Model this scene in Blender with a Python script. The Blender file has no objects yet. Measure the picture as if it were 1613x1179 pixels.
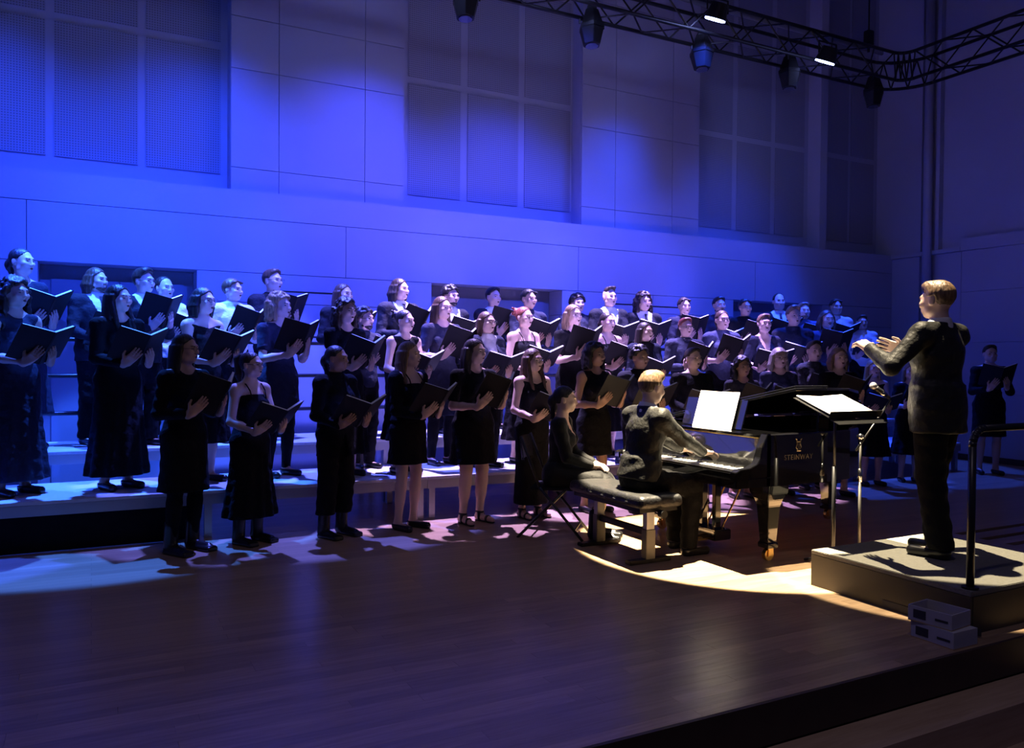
import bpy, bmesh, math, random
import numpy as np
from mathutils import Vector, Matrix

R = math.radians
scene = bpy.context.scene
COL = scene.collection

# ----------------------------------------------------------------- camera
FPX, CX, CY, CAMH = 1268.0, 806.5, 589.5, 1.5
YAW, PITCH, ROLL = R(27.6), R(-0.92), R(0.46)
fwd = Vector((math.sin(YAW)*math.cos(PITCH), math.cos(YAW)*math.cos(PITCH), math.sin(PITCH)))
rt0 = Vector((math.cos(YAW), -math.sin(YAW), 0)); up0 = rt0.cross(fwd)
rgt = math.cos(ROLL)*rt0 + math.sin(ROLL)*up0
upv = -math.sin(ROLL)*rt0 + math.cos(ROLL)*up0
CAM = Vector((0, 0, CAMH))
cd = bpy.data.cameras.new('camera'); cam = bpy.data.objects.new('camera', cd); COL.objects.link(cam)
cam.matrix_world = Matrix(((rgt.x, upv.x, -fwd.x, 0), (rgt.y, upv.y, -fwd.y, 0), (rgt.z, upv.z, -fwd.z, CAMH), (0, 0, 0, 1)))
cd.sensor_fit = 'HORIZONTAL'; cd.sensor_width = 36.0; cd.lens = 36.0*FPX/1613.0
cd.clip_start = 0.05; cd.clip_end = 100
scene.camera = cam

def ray(x, y):
    return fwd + rgt*((x-CX)/FPX) - upv*((y-CY)/FPX)
def px_z(x, y, z):
    d = ray(x, y); return CAM + d*((z-CAMH)/d.z)
def px_y(x, y, Y):
    d = ray(x, y); return CAM + d*(Y/d.y)

# ----------------------------------------------------------------- world and exposure
w = bpy.data.worlds.new('hall_ambience'); scene.world = w; w.use_nodes = True
w.node_tree.nodes['Background'].inputs[0].default_value = (0.34, 0.30, 1.0, 1)
w.node_tree.nodes['Background'].inputs[1].default_value = 0.036
vs = scene.view_settings
vs.view_transform = 'Standard'; vs.look = 'None'; vs.exposure = 0.0; vs.gamma = 1.0; vs.use_curve_mapping = False

BLUE = (0.018, 0.068, 1.0); INDIGO = (0.050, 0.070, 1.0); VIOLET = (0.42, 0.30, 1.0); CYAN = (0.035, 0.15, 1.0); WARM = (1.0, 0.83, 0.56)
E_WALL, E_BACK, E_FRONT, E_WARM, E_COND = 720.0, 4300.0, 1350.0, 27000.0, 7000.0

def spot(name, loc, target, energy, color, angle, blend=0.5, radius=0.04, parent=None):
    ld = bpy.data.lights.new(name, 'SPOT'); ld.energy = energy; ld.color = color
    ld.spot_size = R(angle); ld.spot_blend = blend; ld.shadow_soft_size = radius
    o = bpy.data.objects.new(name, ld); COL.objects.link(o)
    d = Vector(target) - Vector(loc)
    o.rotation_euler = d.to_track_quat('-Z', 'Y').to_euler()
    o.location = loc
    if parent is not None:
        o.parent = parent
        o.matrix_parent_inverse = (Matrix.Translation(parent.location) @ parent.rotation_euler.to_matrix().to_4x4()).inverted()
    return o

# ----------------------------------------------------------------- materials
MATS = {}
def mat(name, color, rough=0.6, metal=0.0, emit=None, estr=0.0, coat=0.0, spec=0.5, noise=None, bump=0.0, sheen=0.0):
    if name in MATS: return MATS[name]
    m = bpy.data.materials.new(name); m.use_nodes = True
    nt = m.node_tree; b = nt.nodes['Principled BSDF']
    b.inputs['Base Color'].default_value = (*color, 1); b.inputs['Roughness'].default_value = rough
    b.inputs['Metallic'].default_value = metal; b.inputs['Specular IOR Level'].default_value = spec
    b.inputs['Coat Weight'].default_value = coat
    if sheen: b.inputs['Sheen Weight'].default_value = sheen
    if emit:
        b.inputs['Emission Color'].default_value = (*emit, 1); b.inputs['Emission Strength'].default_value = estr
    if noise:
        sc, amt = noise
        tc = nt.nodes.new('ShaderNodeTexCoord'); n = nt.nodes.new('ShaderNodeTexNoise')
        n.inputs['Scale'].default_value = sc; n.inputs['Detail'].default_value = 3
        nt.links.new(tc.outputs['Object'], n.inputs['Vector'])
        r = nt.nodes.new('ShaderNodeMapRange'); r.inputs['To Min'].default_value = 1-amt; r.inputs['To Max'].default_value = 1+amt
        nt.links.new(n.outputs['Fac'], r.inputs['Value'])
        mx = nt.nodes.new('ShaderNodeMix'); mx.data_type = 'RGBA'; mx.blend_type = 'MULTIPLY'; mx.inputs[0].default_value = 1
        mx.inputs[6].default_value = (*color, 1); nt.links.new(r.outputs['Result'], mx.inputs[7])
        nt.links.new(mx.outputs[2], b.inputs['Base Color'])
        if bump:
            bp = nt.nodes.new('ShaderNodeBump'); bp.inputs['Strength'].default_value = bump; bp.inputs['Distance'].default_value = 0.02
            nt.links.new(n.outputs['Fac'], bp.inputs['Height']); nt.links.new(bp.outputs['Normal'], b.inputs['Normal'])
    MATS[name] = m
    return m

def hair_mat(name, color):
    if name in MATS: return MATS[name]
    m = bpy.data.materials.new(name); m.use_nodes = True
    nt = m.node_tree; b = nt.nodes['Principled BSDF']; b.inputs['Roughness'].default_value = 0.45
    tc = nt.nodes.new('ShaderNodeTexCoord'); mp = nt.nodes.new('ShaderNodeMapping'); mp.inputs['Scale'].default_value = (90, 90, 9)
    n = nt.nodes.new('ShaderNodeTexNoise'); n.inputs['Scale'].default_value = 1.0; n.inputs['Detail'].default_value = 2
    nt.links.new(tc.outputs['Object'], mp.inputs['Vector']); nt.links.new(mp.outputs['Vector'], n.inputs['Vector'])
    cr = nt.nodes.new('ShaderNodeValToRGB')
    cr.color_ramp.elements[0].position = 0.3; cr.color_ramp.elements[0].color = (*[c*0.45 for c in color], 1)
    cr.color_ramp.elements[1].position = 0.7; cr.color_ramp.elements[1].color = (*[min(1, c*1.4) for c in color], 1)
    nt.links.new(n.outputs['Fac'], cr.inputs['Fac']); nt.links.new(cr.outputs['Color'], b.inputs['Base Color'])
    bp = nt.nodes.new('ShaderNodeBump'); bp.inputs['Strength'].default_value = 0.6; bp.inputs['Distance'].default_value = 0.006
    nt.links.new(n.outputs['Fac'], bp.inputs['Height']); nt.links.new(bp.outputs['Normal'], b.inputs['Normal'])
    MATS[name] = m
    return m

def wood_mat(name, c1, c2, rough):
    m = bpy.data.materials.new(name); m.use_nodes = True
    nt = m.node_tree; b = nt.nodes['Principled BSDF']
    tc = nt.nodes.new('ShaderNodeTexCoord'); oi = nt.nodes.new('ShaderNodeObjectInfo')
    mp = nt.nodes.new('ShaderNodeMapping'); mp.inputs['Scale'].default_value = (1.2, 14, 14)
    ad = nt.nodes.new('ShaderNodeVectorMath'); ad.operation = 'ADD'
    sc = nt.nodes.new('ShaderNodeVectorMath'); sc.operation = 'SCALE'; sc.inputs['Scale'].default_value = 37.0
    cb = nt.nodes.new('ShaderNodeCombineXYZ')
    nt.links.new(oi.outputs['Random'], cb.inputs[0]); nt.links.new(oi.outputs['Random'], cb.inputs[1])
    nt.links.new(cb.outputs[0], sc.inputs[0]); nt.links.new(tc.outputs['Object'], ad.inputs[0]); nt.links.new(sc.outputs[0], ad.inputs[1])
    nt.links.new(ad.outputs[0], mp.inputs['Vector'])
    n = nt.nodes.new('ShaderNodeTexNoise'); n.inputs['Scale'].default_value = 3; n.inputs['Detail'].default_value = 5
    nt.links.new(mp.outputs[0], n.inputs['Vector'])
    cr = nt.nodes.new('ShaderNodeValToRGB')
    cr.color_ramp.elements[0].position = 0.3; cr.color_ramp.elements[0].color = (*c1, 1)
    cr.color_ramp.elements[1].position = 0.75; cr.color_ramp.elements[1].color = (*c2, 1)
    nt.links.new(n.outputs['Fac'], cr.inputs['Fac'])
    r = nt.nodes.new('ShaderNodeMapRange'); r.inputs['To Min'].default_value = 0.78; r.inputs['To Max'].default_value = 1.12
    nt.links.new(oi.outputs['Random'], r.inputs['Value'])
    mx = nt.nodes.new('ShaderNodeMix'); mx.data_type = 'RGBA'; mx.blend_type = 'MULTIPLY'; mx.inputs[0].default_value = 1
    nt.links.new(cr.outputs['Color'], mx.inputs[6]); nt.links.new(r.outputs['Result'], mx.inputs[7])
    nt.links.new(mx.outputs[2], b.inputs['Base Color'])
    b.inputs['Roughness'].default_value = rough
    MATS[name] = m
    return m

def strip_floor_mat(name, c1, c2, rough):
    """strip flooring for the part of the floor where single boards cannot be told apart"""
    m = bpy.data.materials.new(name); m.use_nodes = True
    nt = m.node_tree; b = nt.nodes['Principled BSDF']
    tc = nt.nodes.new('ShaderNodeTexCoord')
    br = nt.nodes.new('ShaderNodeTexBrick'); br.inputs['Scale'].default_value = 1.0
    br.inputs['Brick Width'].default_value = 1.3; br.inputs['Row Height'].default_value = 0.075; br.inputs['Mortar Size'].default_value = 0.0012
    br.inputs['Color1'].default_value = (*c1, 1); br.inputs['Color2'].default_value = (*c2, 1); br.inputs['Mortar'].default_value = (*[c*0.5 for c in c1], 1)
    nt.links.new(tc.outputs['Object'], br.inputs['Vector'])
    nt.links.new(br.outputs['Color'], b.inputs['Base Color']); b.inputs['Roughness'].default_value = rough
    MATS[name] = m
    return m

def perforated_mat(name, color):
    m = bpy.data.materials.new(name); m.use_nodes = True
    nt = m.node_tree; b = nt.nodes['Principled BSDF']; b.inputs['Roughness'].default_value = 0.8
    tc = nt.nodes.new('ShaderNodeTexCoord')
    fr = nt.nodes.new('ShaderNodeVectorMath'); fr.operation = 'SCALE'; fr.inputs['Scale'].default_value = 38.0
    f2 = nt.nodes.new('ShaderNodeVectorMath'); f2.operation = 'FRACTION'
    sb = nt.nodes.new('ShaderNodeVectorMath'); sb.operation = 'SUBTRACT'; sb.inputs[1].default_value = (0.5, 0.5, 0.5)
    ml = nt.nodes.new('ShaderNodeVectorMath'); ml.operation = 'MULTIPLY'; ml.inputs[1].default_value = (1, 0, 1)
    ln = nt.nodes.new('ShaderNodeVectorMath'); ln.operation = 'LENGTH'
    nt.links.new(tc.outputs['Object'], fr.inputs[0]); nt.links.new(fr.outputs[0], f2.inputs[0]); nt.links.new(f2.outputs[0], sb.inputs[0])
    nt.links.new(sb.outputs[0], ml.inputs[0]); nt.links.new(ml.outputs[0], ln.inputs[0])
    cr = nt.nodes.new('ShaderNodeValToRGB')
    cr.color_ramp.elements[0].position = 0.24; cr.color_ramp.elements[0].color = (*[c*0.5 for c in color], 1)
    cr.color_ramp.elements[1].position = 0.32; cr.color_ramp.elements[1].color = (*color, 1)
    nt.links.new(ln.outputs['Value'], cr.inputs['Fac']); nt.links.new(cr.outputs['Color'], b.inputs['Base Color'])
    MATS[name] = m
    return m

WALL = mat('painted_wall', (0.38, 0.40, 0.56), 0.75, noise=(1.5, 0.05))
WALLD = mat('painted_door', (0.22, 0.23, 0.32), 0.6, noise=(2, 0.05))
PERF = perforated_mat('perforated_panel', (0.31, 0.33, 0.47))
PLANK = wood_mat('maple_plank', (0.31, 0.20, 0.12), (0.45, 0.31, 0.19), 0.30)
STRIP = strip_floor_mat('maple_strip_floor', (0.33, 0.22, 0.135), (0.44, 0.30, 0.185), 0.30)
STEPW = wood_mat('step_wood', (0.46, 0.31, 0.19), (0.60, 0.43, 0.28), 0.4)
DARKWOOD = mat('dark_stage_face', (0.05, 0.03, 0.022), 0.6, noise=(8, 0.3))
DECK = mat('riser_deck_grey', (0.52, 0.52, 0.54), 0.6, noise=(40, 0.12), bump=0.1)
ALU = mat('aluminium_frame', (0.42, 0.42, 0.44), 0.4, 0.7)
BLKMET = mat('black_metal', (0.012, 0.012, 0.013), 0.45, 0.3)
BLKPAINT = mat('black_satin_tube', (0.015, 0.015, 0.016), 0.35)
LACQ = mat('black_piano_lacquer', (0.006, 0.006, 0.007), 0.06, coat=1.0)
BRASS = mat('brass', (0.85, 0.58, 0.22), 0.25, 1.0)
GOLDP = mat('gold_print', (0.40, 0.33, 0.2), 0.35, 0.8)
PAPER = mat('white_paper', (0.85, 0.85, 0.83), 0.8)
COVER = mat('black_folder_cover', (0.012, 0.012, 0.014), 0.55, spec=0.2, noise=(120, 0.2))
LEATHER = mat('black_leather', (0.02, 0.02, 0.021), 0.42, noise=(60, 0.3), bump=0.25)
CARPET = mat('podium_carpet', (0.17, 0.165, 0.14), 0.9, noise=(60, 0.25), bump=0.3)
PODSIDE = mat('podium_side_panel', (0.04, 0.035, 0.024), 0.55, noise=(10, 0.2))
CARD = mat('printed_cardboard', (0.42, 0.42, 0.46), 0.8, noise=(12, 0.08))
CARDIN = mat('brown_cardboard', (0.40, 0.27, 0.15), 0.85, noise=(15, 0.1))
INK = mat('dark_print', (0.03, 0.03, 0.035), 0.7)
CHROME = mat('chrome', (0.7, 0.7, 0.7), 0.15, 1.0)
IVORY = mat('ivory_key', (0.85, 0.84, 0.8), 0.2)
EBONY = mat('ebony_key', (0.01, 0.01, 0.01), 0.25)
DKMET = mat('dark_steel', (0.13, 0.125, 0.115), 0.45, 0.7)
GLOW = mat('lit_blue_lens', (0.1, 0.1, 0.1), 0.4, emit=(0.30, 0.36, 1.0), estr=30.0)
LENS = mat('dark_lens', (0.05, 0.05, 0.07), 0.08, coat=1.0)

# ----------------------------------------------------------------- object helpers
def tag(o, label=None, cat=None, group=None, kind=None):
    if label: o['label'] = label
    if cat: o['category'] = cat
    if group: o['group'] = group
    if kind: o['kind'] = kind
    return o
def empty(name, loc=(0, 0, 0), rz=0.0):
    o = bpy.data.objects.new(name, None); COL.objects.link(o); o.location = loc; o.rotation_euler = (0, 0, rz)
    o.empty_display_size = 0.1
    return o
def link(name, me, m=None, parent=None, loc=None):
    o = bpy.data.objects.new(name, me); COL.objects.link(o)
    if m is not None and len(me.materials) == 0: me.materials.append(m)
    if parent is not None: o.parent = parent
    if loc is not None: o.location = loc
    return o
class MB:
    """collects primitives into one bmesh"""
    def __init__(self): self.bm = bmesh.new()
    def box(self, c, s, rot=None):
        M = Matrix.Translation(c)
        if rot is not None: M = M @ rot.to_4x4()
        bmesh.ops.create_cube(self.bm, size=1.0, matrix=M @ Matrix.Diagonal((*s, 1)))
        return self
    def span(self, a, b):
        a = Vector(a); b = Vector(b); return self.box((a+b)/2, (abs(b.x-a.x), abs(b.y-a.y), abs(b.z-a.z)))
    def tube(self, a, b, r1, r2=None, seg=10):
        a = Vector(a); b = Vector(b); d = b-a
        if r2 is None: r2 = r1
        M = Matrix.Translation((a+b)/2) @ d.to_track_quat('Z', 'Y').to_matrix().to_4x4()
        bmesh.ops.create_cone(self.bm, cap_ends=True, segments=seg, radius1=r1, radius2=r2, depth=d.length, matrix=M)
        return self
    def path(self, pts, r, seg=8):
        for a, b in zip(pts[:-1], pts[1:]):
            self.tube(a, b, r, seg=seg)
        for p in pts[1:-1]:
            bmesh.ops.create_uvsphere(self.bm, u_segments=seg, v_segments=6, radius=r, matrix=Matrix.Translation(p))
        return self
    def ball(self, c, r, s=(1, 1, 1), u=12, v=8):
        bmesh.ops.create_uvsphere(self.bm, u_segments=u, v_segments=v, radius=r, matrix=Matrix.Translation(c) @ Matrix.Diagonal((*s, 1)))
        return self
    def prism(self, pts, z0, z1, axis='z'):
        def P(p, z):
            return {'z': (p[0], p[1], z), 'y': (p[0], z, p[1]), 'x': (z, p[0], p[1])}[axis]
        lo = [self.bm.verts.new(P(p, z0)) for p in pts]; hi = [self.bm.verts.new(P(p, z1)) for p in pts]
        n = len(pts)
        self.bm.faces.new(lo[::-1]); self.bm.faces.new(hi)
        for i in range(n): self.bm.faces.new((lo[i], lo[(i+1) % n], hi[(i+1) % n], hi[i]))
        return self
    def mesh(self, name, m=None, bevel=0.0, smooth=False, seg=2):
        bmesh.ops.recalc_face_normals(self.bm, faces=self.bm.faces)
        if bevel: bmesh.ops.bevel(self.bm, geom=list(self.bm.edges), offset=bevel, segments=seg, affect='EDGES', clamp_overlap=True)
        me = bpy.data.meshes.new(name); self.bm.to_mesh(me); self.bm.free()
        if m is not None: me.materials.append(m)
        if smooth:
            me.polygons.foreach_set('use_smooth', [True]*len(me.polygons))
        return me
    def build(self, name, m, parent=None, bevel=0.0, smooth=False, loc=None, seg=2):
        return link(name, self.mesh(name, m, bevel, smooth, seg), None, parent, loc)
def struct(o): o['kind'] = 'structure'; return o

def text_mesh(body, size, extrude=0.0008):
    cu = bpy.data.curves.new('lettering', 'FONT'); cu.body = body; cu.size = size; cu.align_x = 'CENTER'; cu.extrude = extrude; cu.space_character = 1.15
    o = bpy.data.objects.new('lettering', cu); COL.objects.link(o)
    dg = bpy.context.evaluated_depsgraph_get()
    me = bpy.data.meshes.new_from_object(o.evaluated_get(dg))
    bpy.data.objects.remove(o); bpy.data.curves.remove(cu)
    me.materials.clear()
    return me

# ================================================================= the setting
WY = 9.3          # face of the lower back wall
RX = 12.3         # face of the right wall
LEDGE = 3.37
random.seed(5)

# stage floor: single boards near the audience, strip flooring behind
floor = struct(MB().span((-7, 4.495, -0.3), (RX+0.3, 10.2, 0.0)).build('floor', STRIP))
plank_cache = {}
def plank(x0, x1, y0, y1):
    L = round(x1-x0, 2)
    if L not in plank_cache:
        plank_cache[L] = MB().span((-L/2+0.0007, -0.0372, -0.025), (L/2-0.0007, 0.0372, 0)).mesh('plank', PLANK)
    o = link('plank', plank_cache[L], None, floor, ((x0+x1)/2, (y0+y1)/2, 0))
    return o
for i in range(25):
    y0 = 2.62 + 0.075*i
    x = -1.6 - random.choice([0, .3, .6, .9])
    while x < 6.6:
        L = random.choice([1.0, 1.3, 1.6, 1.9])
        plank(x, x+L, y0, y0+0.075); x += L
so = MB().span((-7, 2.62, -0.3), (RX+0.3, 4.495, -0.026)).build('sub_floor', DARKWOOD, floor)
MB().span((-7, 2.62, -0.026), (-2.6, 4.495, 0)).build('floor_boards', STRIP, floor)
MB().span((8.6, 2.62, -0.026), (RX+0.3, 4.495, 0)).build('floor_boards', STRIP, floor)
struct(MB().span((-7, 2.60, -0.19), (RX, 2.619, -0.0)).build('trim_1', DARKWOOD))
struct(MB().span((-7, 2.37, -0.4), (RX, 2.60, -0.2)).build('trim_2', STEPW))
struct(MB().span((-7, 2.10, -0.6), (RX, 2.37, -0.4)).build('trim_3', STEPW))
struct(MB().span((-8, -4.0, -0.7), (RX, 2.10, -0.6)).build('floor', DARKWOOD))

# back wall, lower part: boards on a core, with three door niches
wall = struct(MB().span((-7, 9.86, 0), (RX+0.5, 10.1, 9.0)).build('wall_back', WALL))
DOORS = [(-0.47, 1.01), (3.73, 5.61), (8.65, 10.56)]
DTOP = 2.46
segs = []; x = -7.0
for a, b in DOORS: segs.append((x, a)); x = b
segs.append((x, RX))
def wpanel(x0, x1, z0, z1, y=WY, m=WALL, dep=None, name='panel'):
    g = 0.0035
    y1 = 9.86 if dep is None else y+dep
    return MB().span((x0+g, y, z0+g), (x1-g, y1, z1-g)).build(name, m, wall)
for (a, b) in segs:
    n = max(1, round((b-a)/1.9)); s = (b-a)/n
    for k in range(n):
        zs = [0, 1.15, 2.2, DTOP] if k % 2 else [0, 2.13, DTOP]
        for z0, z1 in zip(zs[:-1], zs[1:]): wpanel(a+s*k, a+s*(k+1), z0, z1)
n = 6; s = (RX+7)/n
for k in range(n):
    wpanel(-7+s*k, -7+s*(k+1), DTOP, 3.06)
wpanel(-7, RX, 3.06, LEDGE)
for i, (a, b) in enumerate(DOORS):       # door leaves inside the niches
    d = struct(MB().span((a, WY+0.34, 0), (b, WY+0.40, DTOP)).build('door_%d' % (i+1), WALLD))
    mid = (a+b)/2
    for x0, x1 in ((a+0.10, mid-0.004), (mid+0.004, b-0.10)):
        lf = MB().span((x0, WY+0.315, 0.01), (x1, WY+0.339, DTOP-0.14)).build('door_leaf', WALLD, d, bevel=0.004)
        hx = x1-0.07 if x1 < mid+0.01 else x0+0.07
        MB().tube((hx, WY+0.275, 0.95), (hx, WY+0.275, 1.20), 0.011).tube((hx, WY+0.275, 0.97), (hx, WY+0.317, 0.97), 0.008).tube((hx, WY+0.275, 1.18), (hx, WY+0.317, 1.18), 0.008).build('handle', ALU, lf)
# small dark slots in the lower wall
for x0, x1, z in ((1.75, 2.72, 2.26), (6.35, 6.95, 2.30), (7.0, 7.75, 2.29), (2.0, 2.7, 1.75)):
    MB().span((x0, WY-0.002, z), (x1, WY+0.01, z+0.018)).build('air_slot', BLKMET, wall)

# upper wall: flush boarded bays and deeper perforated bays
FY, PY = 9.42, 9.68
for x0, x1, seams in ((1.375, 3.40, (1.90, 2.91)), (5.98, 8.05, (6.54, 7.55))):
    MB().span((x0, FY+0.04, LEDGE), (x1, 9.86, 9.0)).build('bay_core', WALL, wall)
    ed = [x0, *seams, x1]; zs = [LEDGE, 3.64, 4.74, 5.32, 6.5, 7.7, 9.0]
    for xa, xb in zip(ed[:-1], ed[1:]):
        for z0, z1 in zip(zs[:-1], zs[1:]): wpanel(xa, xb, z0, z1, FY, WALL, 0.04)
for x0, x1, ps in ((-7, 1.375, [(-6.4, -5.3), (-5.2, -4.1), (-4.0, -2.9), (-2.8, -1.3), (-1.2, -0.42), (-0.34, 0.45), (0.53, 1.30)]),
                   (3.40, 5.98, [(3.55, 4.27), (4.37, 5.12), (5.22, 5.94)]),
                   (8.05, 10.6, [(8.18, 8.93), (9.03, 9.75), (9.85, 10.5)]),
                   (10.76, RX, [(10.9, 11.55), (11.62, 12.2)])):
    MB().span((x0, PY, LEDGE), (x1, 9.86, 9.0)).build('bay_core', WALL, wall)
    for a, b in ps:
        for z0, z1 in ((3.60, 5.0), (5.09, 6.5), (6.6, 8.0)):
            MB().span((a, PY-0.012, z0), (b, PY+0.001, z1)).build('perforated_panel', PERF, wall)
MB().span((10.6, FY, LEDGE), (10.76, 9.86, 9.0)).build('column_strip', WALL, wall)

# right wall
wr = struct(MB().span((RX, -1, 0), (RX+0.3, 10.1, 9.0)).build('wall_right', WALL))
def rpanel(y0, y1, z0, z1, x=RX-0.06, nm='panel'):
    return MB().span((x, y0+0.003, z0+0.003), (RX, y1-0.003, z1-0.003)).build(nm, WALL, wr)
for z0, z1 in ((0, 1.05), (1.05, 1.85), (1.85, 2.65), (2.65, 3.30)):
    for y0, y1 in ((-1, 2.2), (2.2, 5.1), (5.1, 8.05)): rpanel(y0, y1, z0, z1)
rpanel(-1, 8.05, 3.30, 3.50, RX-0.10, 'ledge')
rpanel(8.05, WY, 3.30, LEDGE, RX-0.10, 'ledge')
rpanel(8.78, WY, 0, 3.30); rpanel(8.05, 8.42, 0, 3.30)
MB().tube((RX-0.13, 8.60, 0), (RX-0.13, 8.60, 9.0), 0.07, seg=16).build('downpipe', WALL, wr, smooth=True)
MB().span((RX-0.10, 8.42, LEDGE), (RX, 8.48, 9.0)).build('corner_strip', WALL, wr)
MB().span((RX-0.10, 8.74, LEDGE), (RX, 8.80, 9.0)).build('corner_strip', WALL, wr)
struct(MB().span((RX-0.075, -1, 0), (RX-0.06, 8.05, 0.09)).build('baseboard_right', DARKWOOD))

# ================================================================= choir risers
D1Z, D2Z = 0.40, 0.67
def riser(x0, x1, y0, y1, z, label):
    t = empty('stage_riser', ((x0+x1)/2, (y0+y1)/2, 0)); W = x1-x0-0.006; D = y1-y0-0.006
    tag(t, label, 'platform', 'choir risers')
    MB().span((-W/2, -D/2, z-0.03), (W/2, D/2, z)).build('deck', DECK, t, bevel=0.003, seg=1)
    for s in (-1, 1):
        MB().span((-W/2, s*D/2-0.02*(s > 0), z-0.115), (W/2, s*D/2+0.02*(s < 0), z-0.031)).build('frame_rail', ALU, t)
        MB().span((s*W/2-0.02*(s > 0), -D/2+0.021, z-0.115), (s*W/2+0.02*(s < 0), D/2-0.021, z-0.031)).build('frame_rail', ALU, t)
        for q in (-1, 1):
            MB().span((s*(W/2-0.055)-0.03, q*(D/2-0.055)-0.03, 0), (s*(W/2-0.055)+0.03, q*(D/2-0.055)+0.03, z-0.04)).build('leg', ALU, t)
def riser_skirt(x0, x1, label):
    o = MB().span((x0+0.01, 7.128, 0.004), (x1-0.01, 7.136, D1Z-0.118)).build('riser_skirt', mat('black_skirt_cloth', (0.008, 0.008, 0.01), 0.9, spec=0.1, noise=(20, 0.3), bump=0.3)); tag(o, label, 'curtain', 'riser skirts')
RXS = [-3.21 + 2.01*i for i in range(8)]
ordw = ['first', 'second', 'third', 'fourth', 'fifth', 'sixth', 'seventh', 'eighth', 'ninth', 'tenth', 'eleventh', 'twelfth', 'thirteenth', 'fourteenth',
        'fifteenth', 'sixteenth', 'seventeenth', 'eighteenth', 'nineteenth', 'twentieth', 'twenty-first', 'twenty-second', 'twenty-third', 'twenty-fourth']
for i, (a, b) in enumerate(zip(RXS[:-1], RXS[1:])):
    riser(a, b, 7.10, 8.10, D1Z, 'low grey riser platform, %s from left in the lower tier' % ordw[i])
    riser(a, b, 8.10, 9.10, D2Z, 'taller grey riser platform, %s from left in the back tier' % ordw[i])
riser_skirt(RXS[0], RXS[1], 'black cloth skirt under the riser at the far left edge')
riser_skirt(RXS[1], RXS[2], 'black cloth skirt hanging under the second low riser from left')
def guard(x0, x1, label):
    t = empty('guard_rail', ((x0+x1)/2, 9.05, D2Z)); W = x1-x0
    tag(t, label, 'railing', 'riser guard rails')
    for s in (-1, 1): MB().tube((s*(W/2-0.05), 0, 0), (s*(W/2-0.05), 0, 1.02), 0.02).build('post', BLKPAINT, t, smooth=True)
    for z in (0.28, 0.65, 1.01): MB().tube((-W/2+0.01, 0, z), (W/2-0.01, 0, z), 0.021).build('rail', BLKPAINT, t, smooth=True)
for i, (a, b) in enumerate(zip(RXS[:-1], RXS[1:])):
    guard(a, b, 'black tubular guard rail behind the back tier, %s from left' % ordw[i])

# ================================================================= lighting truss and lamps
def truss(name, a, b, label, w=0.40, cell=0.42):
    a = Vector(a); b = Vector(b); d = (b-a); L = d.length; rz = math.atan2(d.y, d.x)
    t = empty(name, a, rz); tag(t, label, 'truss', 'black box trusses')
    h = w/2
    for y in (-h, h):
        for z in (-h, h): MB().tube((0, y, z), (L, y, z), 0.025, seg=8).build('chord', BLKMET, t, smooth=True)
    n = int(L/cell); c = L/n
    meshes = {}
    def brace(p, q, key, x):
        if key not in meshes: meshes[key] = MB().tube(p, q, 0.011, seg=6).mesh('brace', BLKMET)
        link('brace', meshes[key], None, t, (x, 0, 0))
    for i in range(n):
        x = i*c; f = i % 2
        for s in (-1, 1):
            za, zb = (-h, h) if f else (h, -h)
            brace((0, s*h, za), (c, s*h, zb), ('v', s, f), x)
            ya, yb = (-h, h) if f else (h, -h)
            brace((0, ya, s*h), (c, yb, s*h), ('h', s, f), x)
    return t
TZ = 5.90
truss('lighting_truss', (-3.2, 8.2, TZ), (10.5, 8.2, TZ), 'long black box truss parallel to the back wall carrying the lamps')
truss('lighting_truss', (10.9, 7.8, TZ), (10.9, 3.0, TZ), 'black box truss along the right wall coming towards the audience')
truss('lighting_truss', (-3.2, 3.0, TZ), (10.5, 3.0, TZ), 'front black box truss above the stage edge')
ct = empty('truss_corner', (10.9, 8.2, TZ)); tag(ct, 'curved black truss corner joining the two trusses', 'truss')
for z in (-0.2, 0.2):
    for rr in (0.2, 0.6):
        pts = [(-0.4+rr*math.sin(q), -0.4+rr*math.cos(q), z) for q in [k*math.pi/16 for k in range(9)]]
        MB().path(pts, 0.025, 8).build('chord', BLKMET, ct, smooth=True)
for k in range(8):
    q0, q1 = k*math.pi/16, (k+1)*math.pi/16
    za, zb = (-0.2, 0.2) if k % 2 else (0.2, -0.2)
    for rr in (0.2, 0.6):
        MB().tube((-0.4+rr*math.sin(q0), -0.4+rr*math.cos(q0), za), (-0.4+rr*math.sin(q1), -0.4+rr*math.cos(q1), zb), 0.011, seg=6).build('brace', BLKMET, ct)
ct2 = empty('truss_corner', (10.9, 3.0, TZ)); tag(ct2, 'square black truss corner above the audience side of the stage', 'truss')
for z in (-0.2, 0.2):
    MB().path([(-0.4, -0.2, z), (0.2, -0.2, z), (0.2, 0.4, z)], 0.025).build('chord', BLKMET, ct2)
    MB().path([(-0.4, 0.2, z), (-0.2, 0.2, z), (-0.2, 0.4, z)], 0.025).build('chord', BLKMET, ct2)
for k, (x, y) in enumerate(((10.2, 8.2), (4.0, 8.2), (-2.5, 8.2), (10.9, 5.5), (3.5, 3.0))):
    h = empty('truss_hoist', (x, y, TZ+0.22))
    tag(h, ['hoist and chain above the truss corner', 'hoist and chain above the middle of the long truss', 'hoist and chain above the left end of the long truss',
            'hoist and chain above the right-hand truss', 'hoist and chain above the front truss'][k], 'hoist', 'truss hoists')
    MB().box((0, 0, 0.20), (0.12, 0.10, 0.22)).build('hoist_body', BLKMET, h, bevel=0.01)
    MB().tube((0, 0, 0.3), (0, 0, 2.8), 0.012, seg=6).build('chain', BLKMET, h)
    MB().tube((0, 0, 0.0), (0, 0, 0.1), 0.02, seg=6).build('hook', BLKMET, h)
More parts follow.
